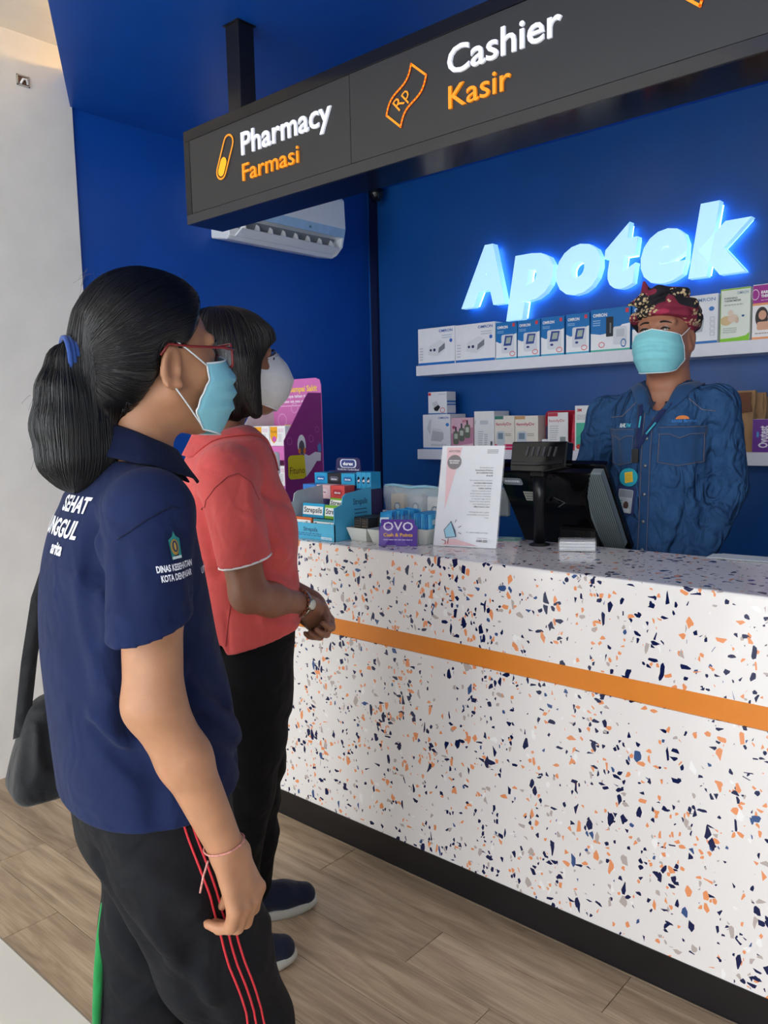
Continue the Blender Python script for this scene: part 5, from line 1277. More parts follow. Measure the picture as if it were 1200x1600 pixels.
# sleeve hems: cut past the end, hollow the opening
for sh, sl in ((shR, slR), (shL, slL)):
    ax_ = (sl-sh)/np.linalg.norm(sl-sh); tl_ = np.array([.24, 0, -1.0]); tl_ /= np.linalg.norm(tl_)
    sg2 = np.sign(sl[1])
    for q in (.018, .026):
        e1_ = np.cross(tl_, (0, 1, 0)); e1_ /= np.linalg.norm(e1_); e2_ = np.cross(tl_, e1_)
        P = [sl-ax_*q+(e1_*math.cos(t)+e2_*math.sin(t))*.0575 for t in np.linspace(0, 2*math.pi, 14)]
        for i in range(13): g.fold(P[i], P[i+1], .003, -.0018)
g.cone(nk+np.array([.006, 0, -.03]), T1((-.03, 0, -.06)), .046, .060, .01, 'cut')
shirt, bv_s = body_obj('polo_shirt', g, B1, NAVY, w1, 2)
NAVD = fabric('navy_rib', '#0d1735', sheen=.03)
c1 = collar(B1, NAVD, shirt, B1.px(216, 690, 0), .050, .058, B1.px(255, 706, 0)[2], B1.px(178, 660, 0)[2], .046, .030, .15, dropf=.01, bv=bv_s)
# shoulder seam
ptsS = [B1.w(b1(x, y, -.15)) for x, y in ((150, 905), (155, 870), (175, 838), (212, 806), (250, 786), (272, 800), (286, 850))]
fR = tri_frame(B1, (0, -.30, 0), (1, 0, 0), (0, 0, 1))
loc = lambda px, py, y=-.2: (lambda q: (q[0], q[2]))(B1.px(px, py, y))
stitch('shoulder_seam', [loc(x, y, -.17) for x, y in ((176, 840), (194, 822), (212, 808), (232, 796), (250, 788), (264, 792))], fR, bv_s, NAVD, shirt, .0014, .0006, 5)
WT = mat('white_cloth_print', '#e9ebf2', .7, var=.04)
q = loc(231, 890, -.21)
cloth_text('DINAS KESEHATAN', q[0], q[1], .0085, fR, bv_s, WT, shirt, .060, .035); q = loc(236, 900, -.21); cloth_text('KOTA DENPASAR', q[0], q[1]-.003, .0085, fR, bv_s, WT, shirt, .054, .035)
ex, ez = loc(266, 852, -.21)
def emb(nm, pts, c, off): mesh_obj(nm, project(pts, fR, bv_s, off), [tuple(range(len(pts)))], ink(c, rough=.7), shirt)
emb('emblem', [(ex-.0085, ez-.016), (ex+.0085, ez-.016), (ex+.0095, ez+.010), (ex+.003, ez+.014), (ex, ez+.021), (ex-.003, ez+.014), (ex-.0095, ez+.010)], '#2f8c86', .0016)
emb('emblem', ring2d(ex-.001, ez+.0, .0068, .0105, 14), '#b8923c', .0021); emb('emblem', ring2d(ex-.001, ez+.001, .0045, .0075, 14), '#1f3a5c', .0025); emb('emblem', ring2d(ex-.001, ez+.001, .002, .0055, 8), '#c9a24a', .0029); emb('emblem', [(ex-.008, ez-.0155), (ex+.008, ez-.0155), (ex+.008, ez-.012), (ex-.008, ez-.012)], '#d8e6e2', .0021)
fB = tri_frame(B1, (-.3, 0, 0), (0, -1, 0), (0, 0, 1))      # back print: reads from behind
zt_ = b1(110, 790, 0)[2]
for s_, dz, h_, u1 in (('SEHAT', .006, .023, .080), ('UNGGUL', -.030, .025, .076), ('arita', -.056, .019, .046)):
    V, _f = text_mesh(s_, .03, .1, 0, 3); wd = (V[:, 0].max()-V[:, 0].min())*h_/CAPH
    cloth_text(s_, u1-wd, zt_+dz-.012, h_, fB, bv_s, WT, shirt, None, .03, shear=.1)
fF = tri_frame(B1, (.3, 0, 0), (0, 1, 0), (0, 0, 1)); zc_ = b1(310, 890, -.1)[2]
cloth_text('UPT. PUSKESMAS', -.135, zc_, .010, fF, bv_s, WT, shirt, .085, .03)
# trousers
TRK = fabric('black_track_cloth', '#0e0f14', .75, .25, 700, sheen=0)
g = Grid((-.32, -.26, .06), (.46, .28, hips[2]+.20), .005)
wst = [(z, cx, cy, a-.016, b-.016) for z, cx, cy, a, b in crop_sec(S1, hips[2]+.17)]+[(hips[2]-.05, hips[0]+.018, 0, .106, .172), (hips[2]-.11, hips[0]+.026, 0, .088, .162)]
g.loft(wst, .02)
g.chain([hR, hR*.45+kR*.55+np.array([-.005, 0, 0]), kR, aR], [.100, .092, .074, .062], .025)
g.chain([hL, hL*.5+kL*.5, kL, aL], [.084, .084, .080, .066], .025)
for a, b_, w, am in ((b1(155, 1340, -.06), b1(250, 1480, -.12), .014, -.008), (b1(240, 1440, -.15), b1(330, 1540, -.15), .018, .007), (b1(180, 1330, -.13), b1(300, 1400, -.17), .02, .005), (b1(290, 1480, -.16), b1(330, 1600, -.15), .018, -.007), (b1(370, 1330, -.15), b1(405, 1440, -.12), .02, .006), (b1(170, 1440, .05), b1(250, 1520, .02), .018, .007), (b1(180, 1540, .05), b1(270, 1580, .02), .014, .006)): g.fold(a, b_, w, am*2.1)
trk, bv_t = body_obj('track_trousers', g, B1, TRK, w1, 2)
RS_ = mat('red_piping', '#cf2f3a', .6, var=.05)
for k in range(3):
    stitch('red_stripe', [loc(x+k*13, y-k*2, -.19) for x, y in ((288, 1265), (300, 1310), (318, 1370), (340, 1440), (362, 1515), (392, 1592), (400, 1625))], fR, bv_t, RS_, trk, .0019, .0008, 8)
GRN = fabric('green_side_panel', '#17803e', .7)
gp = [B1.px(x, y, .10) for x, y in ((166, 1390), (163, 1415), (159, 1465), (154, 1520), (151, 1580), (150, 1640))]
tube('green_side_panel', [B1.w(q) for q in gp], [.001, .007, .010, .009, .008, .007], GRN, trk, 8)
gp = [B1.px(x, y, .12) for x, y in ((296, 1540), (303, 1570), (312, 1620), (318, 1680))]
tube('green_side_panel', [B1.w(q) for q in gp], [.004, .012, .016, .016], GRN, trk, 8)
for a_ in (aR, aL):
    g = Grid((a_[0]-.09, a_[1]-.06, 0), (a_[0]+.22, a_[1]+.06, .13), .005)
    g.chain([(a_[0]-.02, a_[1], .05), (a_[0]+.07, a_[1], .045), (a_[0]+.15, a_[1], .03)], [.045, .042, .03], .02); g.op(lambda X, Y, Z: .002-Z+0*X+0*Y, (a_[0]-.1, a_[1]-.1, 0), (a_[0]+.25, a_[1]+.1, .02), .003, 'and', 0)
    body_obj('shoe', g, B1, mat('dark_shoe', '#1c1d22', .6), w1, 1)
# hair
g = Grid((-.30, -.14, -.25), (.15, .14, .18), .0035)
g.ell((-.008, 0, .034), (.103, .088, .102), .01); g.ell((.030, 0, .038), (.072, .080, .082), .02)
g.ell((-.045, 0, -.02), (.075, .072, .07), .03)
fz = ([-.2, -.10, -.06, -.03, 0, .03, .06, .085, .11, .2], [-.085, -.060, -.040, -.022, .010, .036, .054, .066, .078, .09])
g.op(lambda X, Y, Z: X-np.interp(Z.ravel(), *fz)[None, None, :].astype(np.float32)-.05*np.maximum(0, .06-np.abs(Y))*(Z > .03)+0*Y, (-.2, -.14, -.25), (.15, .14, .18), .012, 'and', 0)
for s in (-1, 1): g.ell((.0, .082*s, -.012), (.024, .020, .036), .008, 'cut')
tie = np.array([-.112, 0, -.004])
g.cone((-.075, 0, .015), tie, .055, .020, .025)
pt = [tie, np.array([-.128, 0, -.006]), np.array([-.138, 0, -.045]), np.array([-.141, 0, -.095]), np.array([-.138, 0, -.140]), np.array([-.130, 0, -.158])]
g.chain(pt, [.020, .024, .033, .042, .041, .034], .012, sq=((0, 1, 0), 1.1))
g.cone((-.110, 0, -.07), (-.095, 0, -.130), .034, .036, .03)
hair, bv_h = body_obj('hair', g, H1, HAIR, w1, 2)
def field1(p, rr):
    if p[0] > -.105 and not (p[2] < -.065 and p[0] < -.06): v = tie-p; v[1] *= .8; return v+np.array([0, 0, .02*rr.gauss(0, 1)*.3])
    return np.array([-.05+.25*max(0, p[2])*3, .04*rr.gauss(0, 1), -1.0])
nv = len(hair.data.vertices); hv = np.empty(nv*3, np.float32); hair.data.vertices.foreach_get('co', hv); hv = hv.reshape(-1, 3)+np.array(hair.location)
rr_ = random.Random(11)
HS = mat('hair_strand', '#131214', .34, var=.4, vscale=40, spec=.7)
strands('hair_strands', H1, bv_h, [hv[rr_.randrange(nv)] for _ in range(4200)], field1, HS, hair, 12, .009, .00055)
HT = fabric('blue_hair_tie', '#2c4a8c', .8)
for k in range(3): tube('hair_tie', [H1.w(tie+np.array([-.004-.006*k, 0, .004])+np.array([.004*math.cos(t), (.029+.001*k)*math.cos(t), (.029+.001*k)*math.sin(t)])) for t in np.linspace(0, 2*math.pi, 22)[:-1]], .004, HT, hair, 6, True)
lathe('hair_tie_bead', [(.001, -.005), (.0045, -.003), (.005, 0), (.0045, .003), (.001, .005)], H1.w(tie+np.array([-.006, -.026, -.018])), WHITEP, hair, 10)
fly = []
for k in range(70):
    a = H1.w(np.array([-.175+.03*rr_.random(), rr_.uniform(-.04, .03), rr_.uniform(-.15, -.02)])) if k < 45 else H1.w(np.array([rr_.uniform(-.1, .06), rr_.uniform(-.06, .05), .125]))
    d0 = H1.R @ np.array([rr_.uniform(-.6, -.1), rr_.uniform(-.4, .4), rr_.uniform(-.8, .3)]); d1 = d0+np.array([0, 0, -.8])
    fly.append(tube_data([a+d0*.007*t+d1*.006*t*t for t in (0, .4, .8, 1.2, 1.6, 2.0)], .00022, 3, False, False))
V, F = merge(fly); tag(mesh_obj('stray_hairs', V, F, HAIR, hair), kind='stuff')
# face things
add_mask(H1, w1, 'surgical', '#7fc0cf', '#dfe9ec')
def face_bits(H, parent, iris='#24160f', brow='#15100e', white='#d8d2cc'):
    for s in (-1, 1):
        c = np.array([.0835, .031*s, .004])
        e = lathe('eye', [(.0005, -.0120), (.006, -.0105), (.0105, -.006), (.0121, 0), (.0105, .006), (.006, .0105), (.0005, .012)], H.w(c), mat('eye_white', white, .2), parent, 16)
        mesh_obj('iris', [H.w(c+np.array([.0122*math.cos(.35*r_)*1.0, .0058*r_*math.cos(t), .0058*r_*math.sin(t)])) for r_ in (1,) for t in np.linspace(0, 2*math.pi, 14)[:-1]], [tuple(range(13))], mat('iris_dark', iris, .15), e)
        lid = [c+np.array([.0118*math.cos(t*.75), .0145*t*s, .0040*(1-t*t)+.0012-.001*t]) for t in np.linspace(-1, 1, 9)]
        tube('upper_lid', [H.w(q) for q in lid], [.0012, .002, .0026, .003, .003, .003, .0026, .002, .0012], mat('lash_dark', '#1a120f', .5), parent, 6)
        br = [np.array([.0985-.012*abs(t+.2)**2, (.031+.020*t)*s, .0225+.004*(1-t*t)-.002*t]) for t in np.linspace(-1, 1, 9)]
        tube('eyebrow', [H.w(q) for q in br], [.0012, .0026, .003, .003, .0028, .0024, .002, .0015, .0008], mat('brow_hair', brow, .7, var=.4, vscale=300), parent, 6)
face_bits(H1, w1)
# glasses
FRM = mat('dark_red_frame', '#7a2426', .25, var=.1); LNS = mat('spectacle_lens', '#d8dde4', .03, var=0, alpha=.28, spec=.9)
gl = FRM
gb = None
for s in (-1, 1):
    rim = [H1.w((.114-.004*abs((q[0])/.026)**2, (.034+q[0])*s, .002+q[1])) for q in round_rect(-.026, -.018, .026, .017, .009)]
    o = tube('glasses_rim', rim, .0020, FRM, w1, 6, True)
    mesh_obj('lens', rim, [tuple(range(len(rim)))], LNS, o)
    tube('glasses_temple', [H1.w((.112, .061*s, .010)), H1.w((.090, .072*s, .012)), H1.w((.03, .078*s, .013)), H1.w((-.006, .080*s, .016)), H1.w((-.02, .080*s, .0))], [.003, .0026, .002, .002, .002], FRM, o, 6)
tube('glasses_bridge', [H1.w((.114, -.009, .004)), H1.w((.118, 0, .008)), H1.w((.114, .009, .004))], .0018, FRM, w1, 6)
# thread bracelet
TH = mat('red_white_thread', '#c98a80', .7, var=.5, vscale=250)
ax_ = (wrR-elR)/np.linalg.norm(wrR-elR); e1_ = np.cross(ax_, (0, 1, 0)); e1_ /= np.linalg.norm(e1_); e2_ = np.cross(ax_, e1_)
cen = wrR-ax_*.004
tube('thread_bracelet', [B1.w(cen+(e1_*math.cos(t)*.0295+e2_*math.sin(t)*.0285)+ax_*.006*math.cos(t)) for t in np.linspace(0, 2*math.pi, 26)[:-1]], .0014, TH, w1, 5, True)
kn = B1.px(325, 1345, -.262); tube('thread_bracelet', [B1.w(kn), B1.w(kn+np.array([-.008, 0, -.02])), B1.w(kn+np.array([-.014, 0, -.042]))], .0016, TH, w1, 5)
# shoulder bag, worn on the far side
BAGM = fabric('black_nylon', '#17181b', .6, .4, 500)
bg_ = thing('shoulder_bag', 'black cloth shoulder bag hanging behind the woman in navy', 'bag', B1.w(B1.px(60, 1245, .22)))
cb_ = B1.px(62, 1170, .275); g = Grid(cb_-np.array([.13, .09, .12]), cb_+np.array([.19, .09, .12]), .005)
zb_, zt2 = B1.px(60, 1243, .275)[2], B1.px(60, 1087, .275)[2]; xa, xb_ = B1.px(8, 1200, .275)[0], B1.px(8, 1200, .275)[0]+.25
def bagf(X, Y, Z):
    t = np.clip((Z-zb_)/(zt2-zb_), 0, 1); xl = xa+.055*t**1.5; xr = xb_-.05*t**1.5; hw = .055-.03*t
    qx = np.maximum(np.maximum(xl+.03-X, X-(xr-.03)), 0); qy = np.maximum(np.abs(Y-cb_[1])-(hw-.02), 0); qz = np.maximum(np.maximum(zb_+.03-Z, Z-(zt2-.03)), 0)
    return np.sqrt(qx**2+qy**2*1.5+qz**2)-.03
g.op(bagf, cb_-.15, cb_+.2, 0, 'add', 0)
for a, b_, w, am in ((B1.px(40, 1110, .18), B1.px(75, 1210, .18), .01, .005), (B1.px(60, 1110, .18), B1.px(90, 1200, .18), .01, -.005), (B1.px(25, 1130, .18), B1.px(35, 1225, .18), .008, -.005)): g.fold(a, b_, w, am*2.1)
body_obj('bag_body', g, B1, BAGM, bg_, 2)
sp = [B1.px(33, 1150, .275), B1.px(38, 1105, .275), B1.px(46, 1030, .265), B1.px(62, 930, .21), B1.px(95, 830, .20), np.array([shL[0], .14, shL[2]+.065]), np.array([shL[0]+.10, .17, shL[2]-.10]), np.array([shL[0]+.14, .24, zt2+.12]), np.array([xb_-.06, .275, zt2-.01])]
def ribbon(name, pts, w, side, m, parent, t=.002):
    V = []; F = []
    for q in pts: V += [tuple(q-np.array(side)*w/2), tuple(q+np.array(side)*w/2)]
    for i in range(len(pts)-1): F.append((2*i, 2*i+1, 2*i+3, 2*i+2))
    o = mesh_obj(name, V, F, m, parent, True); s_ = o.modifiers.new('thick', 'SOLIDIFY'); s_.thickness = t; return o
ribbon('strap', [B1.w(q) for q in sp], .030, B1.R @ np.array([.92, -.2, .3]), BAGM, bg_, .003)

# ---------------------------------------------------------------- woman in coral polo shirt
B2 = Frm((-1.53, 1.185, 0), 60)
hc = B2.px(360, 571, 0); H2 = Frm(B2.w(hc), 66, 4, 0, 1.0)
w2 = thing('person', 'woman in coral polo shirt and black trousers with clasped hands', 'person', (-1.53, 1.185, 0))
T2 = lambda p: B2.l(H2.w(p))
def b2(px, py, y): return B2.px(px, py, y)
shR = b2(352, 742, -.150); shL = shR*np.array([1, -1, 1])
elR = b2(388, 928, -.205); wrR = b2(470, 943, -.075)
elL = elR*np.array([1, -1, 1])+np.array([.01, 0, .005]); wrL = b2(486, 938, .03)
rows2 = [(688, 318, 412, .12), (705, 296, 424, .150), (740, 281, 434, .165), (790, 276, 446, .17), (850, 278, 458, .168), (900, 281, 466, .166), (950, 285, 470, .17), (1000, 290, 468, .178), (1040, 294, 464, .184)]
S2 = sections(B2, rows2, 8)
nk = T2((-.045, 0, -.168))
hips = b2(378, 1035, 0)
g = Grid((-.30, -.32, 0.0), (.42, .32, 1.64), .0045)
head_shape(g, T=T2)
g.cone(T2((-.022, 0, -.055)), nk, .050, .055, .03)
g.loft([(z, cx, cy, a-.030, b-.030) for z, cx, cy, a, b in S2], .03)
for sh, el, wr in ((shR, elR, wrR), (shL, elL, wrL)):
    g.cone(nk+np.array([0, 0, -.08]), sh+np.array([0, 0, -.008]), .048, .040, .02)
    g.chain([sh, sh*.45+el*.55, el, el*.6+wr*.4+np.array([0, 0, -.004]), wr], [.046, .045, .040, .0385, .0270], .016)
hand_shape(g, wrR, b2(500, 968, -.03)-wrR, (.1, 1, -.25), (.5, .2, .8), [(.7, .9, .6), (.75, .95, .6), (.8, .95, .6), (.85, .95, .6)], .93, (.25, .3))
hand_shape(g, wrL, (b2(500, 975, -.005)-wrL)+np.array([0, -.03, 0]), (-.3, -.9, -.2), (.8, -.1, .5), [(.5, .8, .5)]*4, .93, (.15, .05))
# feet from the two toes seen on the floor
toeL = B2.l(at(498, 1414, 2, 0)); toeR = B2.l(at(467, 1500, 2, 0))
aL = np.array([toeL[0]-.185, toeL[1]+.005, .09]); aR = np.array([toeR[0]-.185, toeR[1]+.005, .09])
kL = np.array([(hips[0]+aL[0])/2+.03, .085, .46]); kR = np.array([(hips[0]+aR[0])/2+.02, -.085, .46])
hL = np.array([hips[0], .085, hips[2]-.02]); hR = np.array([hips[0], -.085, hips[2]-.02])
for h_, k_, a_ in ((hR, kR, aR), (hL, kL, aL)):
    g.chain([h_, k_, a_], [.072, .048, .034], .03); g.cone((a_[0], a_[1], .045), (a_[0]+.14, a_[1], .032), .032, .022, .02)
SK2 = skin('brown', '#8f6149')
body_obj('body', g, B2, SK2, w2, 1)
CORAL = fabric('coral_pique', '#cf5552', .8)
g = Grid((-.28, -.31, hips[2]-.06), (.30, .31, 1.46), .0045)
g.loft(S2, .02, 2.3)
slR = b2(383, 876, -.205); slL = slR*np.array([1, -1, 1])
for sh, sl in ((shR, slR), (shL, slL)):
    g.cone(nk+np.array([0, 0, -.065]), sh+np.array([0, 0, .002]), .060, .053, .035)
    tl_ = np.array([.24, 0, -1.0]); tl_ /= np.linalg.norm(tl_)
    g.cone(sh, sl+(sl-sh)*.4, .062, .0585, .025, clip=(sl, tl_), hollow=(.0475, .025))
g.ell((S2[4][1]+S2[4][3]*.62, -.07, b2(440, 825, -.08)[2]), (.045, .065, .075), .05); g.ell((S2[4][1]+S2[4][3]*.62, .07, b2(440, 825, -.08)[2]), (.045, .065, .075), .05)
for a, b_, w, am in ((b2(318, 790, -.14), b2(330, 900, -.17), .016, -.006), (b2(330, 800, -.2), b2(345, 845, -.22), .012, -.002), (b2(410, 770, -.15), b2(440, 800, -.08), .014, -.006), (b2(405, 790, -.16), b2(432, 860, -.12), .016, .005), (b2(375, 760, -.19), b2(390, 850, -.23), .014, .004), (b2(350, 960, -.17), b2(355, 1025, -.18), .004, -.004), (b2(400, 880, -.16), b2(450, 900, -.1), .014, -.005), (b2(410, 968, -.16), b2(455, 985, -.1), .013, .004)): g.fold(a, b_, w, am*2.1)
zl2 = b2(400, 1015, -.17)[2]
g.op(lambda X, Y, Z: (b2(355, 1028, -.17)[2]+np.maximum(0, X-b2(355, 1028, -.17)[0])*.22-Z)+0*Y, (-.3, -.33, hips[2]-.07), (.34, .33, hips[2]+.12), .004, 'and', 0)
vx, vz = b2(347, 1012, -.17)[0], b2(347, 1012, -.17)[2]
g.op(lambda X, Y, Z: np.where(np.abs(Y) > .10, np.abs(X-vx)-np.maximum(0, (vz+.004-Z)*.45), .05)+0*Y, (vx-.05, -.31, vz-.08), (vx+.05, .31, vz+.02), .002, 'cut', 0)
for sh, sl in ((shR, slR), (shL, slL)):
    pass
g.cone(nk+np.array([.014, 0, -.02]), T2((-.02, 0, -.06)), .060, .068, .01, 'cut')
shirt2, bv_s2 = body_obj('polo_shirt', g, B2, CORAL, w2, 2)
collar(B2, fabric('coral_rib', '#c44b4a', .8), shirt2, nk+np.array([.012, 0, .0]), .060, .066, nk[2]-.022, nk[2]+.026, .060, .040, .45, dropf=.02, bv=bv_s2)
fR2 = tri_frame(B2, (0, -.30, 0), (1, 0, 0), (0, 0, 1)); loc2 = lambda px, py, y=-.2: (lambda q: (q[0], q[2]))(B2.px(px, py, y))
stitch('shoulder_seam', [loc2(x, y, -.17) for x, y in ((318, 800), (320, 780), (332, 760), (352, 742), (368, 738), (388, 752), (402, 780))], fR2, bv_s2, fabric('coral_seam', '#a83f3e'), shirt2, .0013, .0006, 5)
stitch('side_seam', [loc2(x, y, -.17) for x, y in ((362, 935), (357, 980), (353, 1012))], fR2, bv_s2, _mats['coral_seam'], shirt2, .0012, .0006, 5)
ax_ = (slR-shR)/np.linalg.norm(slR-shR); tl_ = np.array([.24, 0, -1.0]); tl_ /= np.linalg.norm(tl_); e1_ = np.cross(tl_, (0, 1, 0)); e1_ /= np.linalg.norm(e1_); e2_ = np.cross(tl_, e1_)
for sl, sgn in ((slR, 1), (slL, -1)):
    m_ = np.array([1, sgn, 1]); tube('sleeve_piping', [B2.w(sl+(e1_*math.cos(t)*.057+e2_*math.sin(t)*.057)*m_) for t in np.linspace(0, 2*math.pi, 30)[:-1]], .0028, mat('white_piping', '#e8e4e2', .7), shirt2, 6, True)
BLK = fabric('black_denim', '#07070a', .8, .3, 600, sheen=0)
g = Grid((-.32, -.26, .05), (.40, .28, hips[2]+.16), .005)
g.loft([(z, cx, cy, a-.014, b-.014) for z, cx, cy, a, b in crop_sec(S2, hips[2]+.13)]+[(hips[2]-.05, hips[0]-.004, 0, .120, .176), (hips[2]-.10, hips[0], 0, .112, .168)], .02)
for h_, k_, a_ in ((hR, kR, aR), (hL, kL, aL)):
    g.chain([h_, h_*.5+k_*.5+np.array([.005, 0, 0]), k_, k_*.4+a_*.6, a_+np.array([0, 0, .01])], [.098, .090, .074, .064, .058], .025)
for k in range(5): g.fold(kL+np.array([.05, -.05, -.02-.045*k]), kL+np.array([.03, .06, -.04-.045*k]), .012, .004*(-1)**k); g.fold(kR+np.array([.05, -.06, -.0-.05*k]), kR+np.array([-.04, -.06, -.03-.05*k]), .012, .004*(-1)**k)
body_obj('trousers', g, B2, BLK, w2, 2)
SHN = fabric('navy_knit_shoe', '#151d33', .8, .5, 400); SOLE = mat('pale_rubber_sole', '#b9b8ae', .6, var=.05)
for a_, toe in ((aR, toeR), (aL, toeL)):
    sh_o = None
    cx_ = a_[0]; cy_ = a_[1]
    g = Grid((cx_-.09, cy_-.06, .0), (cx_+.22, cy_+.06, .13), .0035)
    g.chain([(cx_-.035, cy_, .052), (cx_+.03, cy_, .056), (cx_+.09, cy_, .046), (cx_+.145, cy_, .038)], [.040, .040, .038, .032], .015)
    g.op(lambda X, Y, Z: .024-Z+0*X+0*Y, (cx_-.1, cy_-.1, 0), (cx_+.25, cy_+.1, .04), .003, 'and', 0)
    g.cone((cx_-.005, cy_, .085), (cx_+.0, cy_, .16), .034, .05, .006, 'cut')
    so, _ = body_obj('shoe', g, B2, SHN, w2, 1)
    out = []
    for t in np.linspace(0, 2*math.pi, 40)[:-1]:
        c_, s_ = math.cos(t), math.sin(t); wv = .040 if c_ > 0 else .036
        out.append((cx_+.052+.131*np.sign(c_)*abs(c_)**.8, cy_+wv*np.sign(s_)*abs(s_)**.75))
    fl_ = Matrix.Identity(4); V = []; n_ = len(out)
    for z_, k_ in ((.0005, .95), (.008, 1.0), (.024, .99), (.027, .95)): V += [B2.w((cx_+.052+(q[0]-cx_-.052)*k_, cy_+(q[1]-cy_)*k_, z_+.010*max(0, (q[0]-cx_-.12)/.07)*(1 if z_ < .02 else .3))) for q in out]
    F = [tuple(range(n_))[::-1], tuple(3*n_+i for i in range(n_))]+[(j*n_+i, j*n_+(i+1) % n_, (j+1)*n_+(i+1) % n_, (j+1)*n_+i) for j in range(3) for i in range(n_)]
    mesh_obj('sole', V, F, SOLE, so, True)
g = Grid((-.15, -.14, -.19), (.16, .14, .17), .0035)
g.ell((-.014, 0, .036), (.112, .096, .100), .01); g.ell((.030, 0, .040), (.080, .085, .080), .02); g.ell((-.025, 0, -.045), (.092, .094, .10), .03)
for s in (-1, 1): g.cone((.012, .075*s, .0), (.028, .074*s, -.115), .030, .014, .02)
g.cone((.072, -.05, .058), (.072, .05, .058), .024, .024, .02)
fz = ([-.2, -.13, -.10, -.05, 0, .03, .045, .06, .2], [.045, .048, .050, .050, .054, .074, .095, .15, .2])
g.op(lambda X, Y, Z: X-np.interp(Z.ravel(), *fz)[None, None, :].astype(np.float32)+0*Y, (-.2, -.14, -.2), (.17, .14, .18), .008, 'and', 0)
g.op(lambda X, Y, Z: (-.128-.25*np.maximum(0, X)*0-Z)+.004*np.sin(X*160)+.004*np.sin(Y*140), (-.2, -.14, -.2), (.17, .14, -.05), .01, 'and', 0)
g.ell((.055, 0, -.07), (.062, .050, .085), .008, 'cut')
hair2, bv_h2 = body_obj('hair', g, H2, HAIR2, w2, 2)
def field2(p, rr):
    if p[2] > .07: return np.array([p[0]-.0+.02, p[1]*1.3, -.35*abs(p[1])*6-.01])
    return np.array([.10*rr.gauss(0, 1)+(.25 if p[2] < -.07 and p[0] > 0 else .02), .05*rr.gauss(0, 1), -1.0])
nv = len(hair2.data.vertices); hv = np.empty(nv*3, np.float32); hair2.data.vertices.foreach_get('co', hv); hv = hv.reshape(-1, 3)+np.array(hair2.location)
strands('hair_strands', H2, bv_h2, [hv[rr_.randrange(nv)] for _ in range(2600)], field2, mat('brown_hair_strand', '#1a1310', .36, var=.4, vscale=40, spec=.6), hair2, 11, .009, .0006)
add_mask(H2, w2, 'respirator', '#dcdcda', '#e8e8e6')
face_bits(H2, w2)
# watch and bead bracelet
ax_ = (wrR-elR)/np.linalg.norm(wrR-elR); e1_ = np.cross(ax_, (0, 0, 1)); e1_ /= np.linalg.norm(e1_); e2_ = np.cross(ax_, e1_)
MET = mat('watch_steel', '#b9b2a6', .25, metal=.9, var=.1)
cen = wrR-ax_*.002; wo = tube('wristwatch', [B2.w(cen+(e1_*math.cos(t)+e2_*math.sin(t))*.0295) for t in np.linspace(0, 2*math.pi, 24)[:-1]], .004, MET, w2, 6, True)
fc = cen-e2_*0+e1_*.030
nrm = e1_ if (B2.R @ e1_) @ (CP-B2.w(cen)) > 0 else -e1_
tube('watch_case', [B2.w(cen+nrm*.028), B2.w(cen+nrm*.036)], .014, MET, wo, 18); tube('watch_face', [B2.w(cen+nrm*.036), B2.w(cen+nrm*.0366)], .0115, mat('watch_dial', '#d8d4c8', .3), wo, 18)
BD = mat('brown_bead', '#7a3a22', .35, var=.4, vscale=80); cen = wrR-ax_*.016
for k in range(20):
    t = 2*math.pi*k/20; q = cen+(e1_*math.cos(t)+e2_*math.sin(t))*.0325
    lathe('bead', [(.0006, -.0042), (.003, -.003), (.0042, 0), (.003, .003), (.0006, .0042)], B2.w(q), BD, w2, 8)
# ---------------------------------------------------------------- man in denim shirt behind the counter
B3 = Frm((-1.0, 2.46, 0), -84)
hc = B3.pxx(1040, 524, .02); H3 = Frm(B3.w(hc), -87, 3, 0, 1.0)
w3 = thing('person', 'man in blue denim shirt and patterned headcloth behind the counter', 'person', (-1.0, 2.46, 0))
T3 = lambda p: B3.l(H3.w(p))
def b3(px, py, x=0.0): return B3.pxx(px, py, x)
cx3 = b3(1038, 700, 0)[1]
shL = b3(1122, 632, -.01); shR = b3(948, 648, -.01)
elL = b3(1141, 762, -.02); wrL = b3(1084, 885, .12)
elR = b3(915, 775, -.02); wrR = b3(975, 890, .12)
zz = lambda py: b3(1040, py, 0)[2]
S3 = [(zz(612), 0, cx3, .075, .11), (zz(632), .0, cx3, .100, .145), (zz(660), .005, cx3, .118, .154), (zz(710), .012, cx3, .128, .150), (zz(770), .018, cx3, .130, .146), (zz(830), .022, cx3, .134, .148), (zz(880), .024, cx3, .138, .156), (zz(950), .02, cx3, .135, .172), (zz(1010), .01, cx3, .125, .176)]
nk = T3((-.045, 0, -.165))
hz = zz(1010)
g = Grid((-.25, -.42, 0), (.38, .42, 1.70), .005)
head_shape(g, T=T3)
g.ell(T3((.025, 0, -.05)), (.070, .068, .068), .03)
g.cone(T3((-.020, 0, -.055)), nk, .060, .066, .03)
g.loft([(z, cx, cy, a-.030, b-.030) for z, cx, cy, a, b in S3], .03)
for sh, el, wr in ((shR, elR, wrR), (shL, elL, wrL)):
    g.cone(nk+np.array([0, 0, -.08]), sh+np.array([0, 0, -.01]), .05, .042, .02)
    g.chain([sh, el, el*.6+wr*.4, wr], [.045, .038, .036, .028], .016)
hand_shape(g, wrL, (.25, -.6, -.7), (-.3, -.5, -.8), (.6, -.6, .5), [(.5, .7, .4)]*4, 1.05)
hand_shape(g, wrR, (.25, .6, -.7), (-.3, .5, -.8), (.6, .6, .5), [(.5, .7, .4)]*4, 1.05)
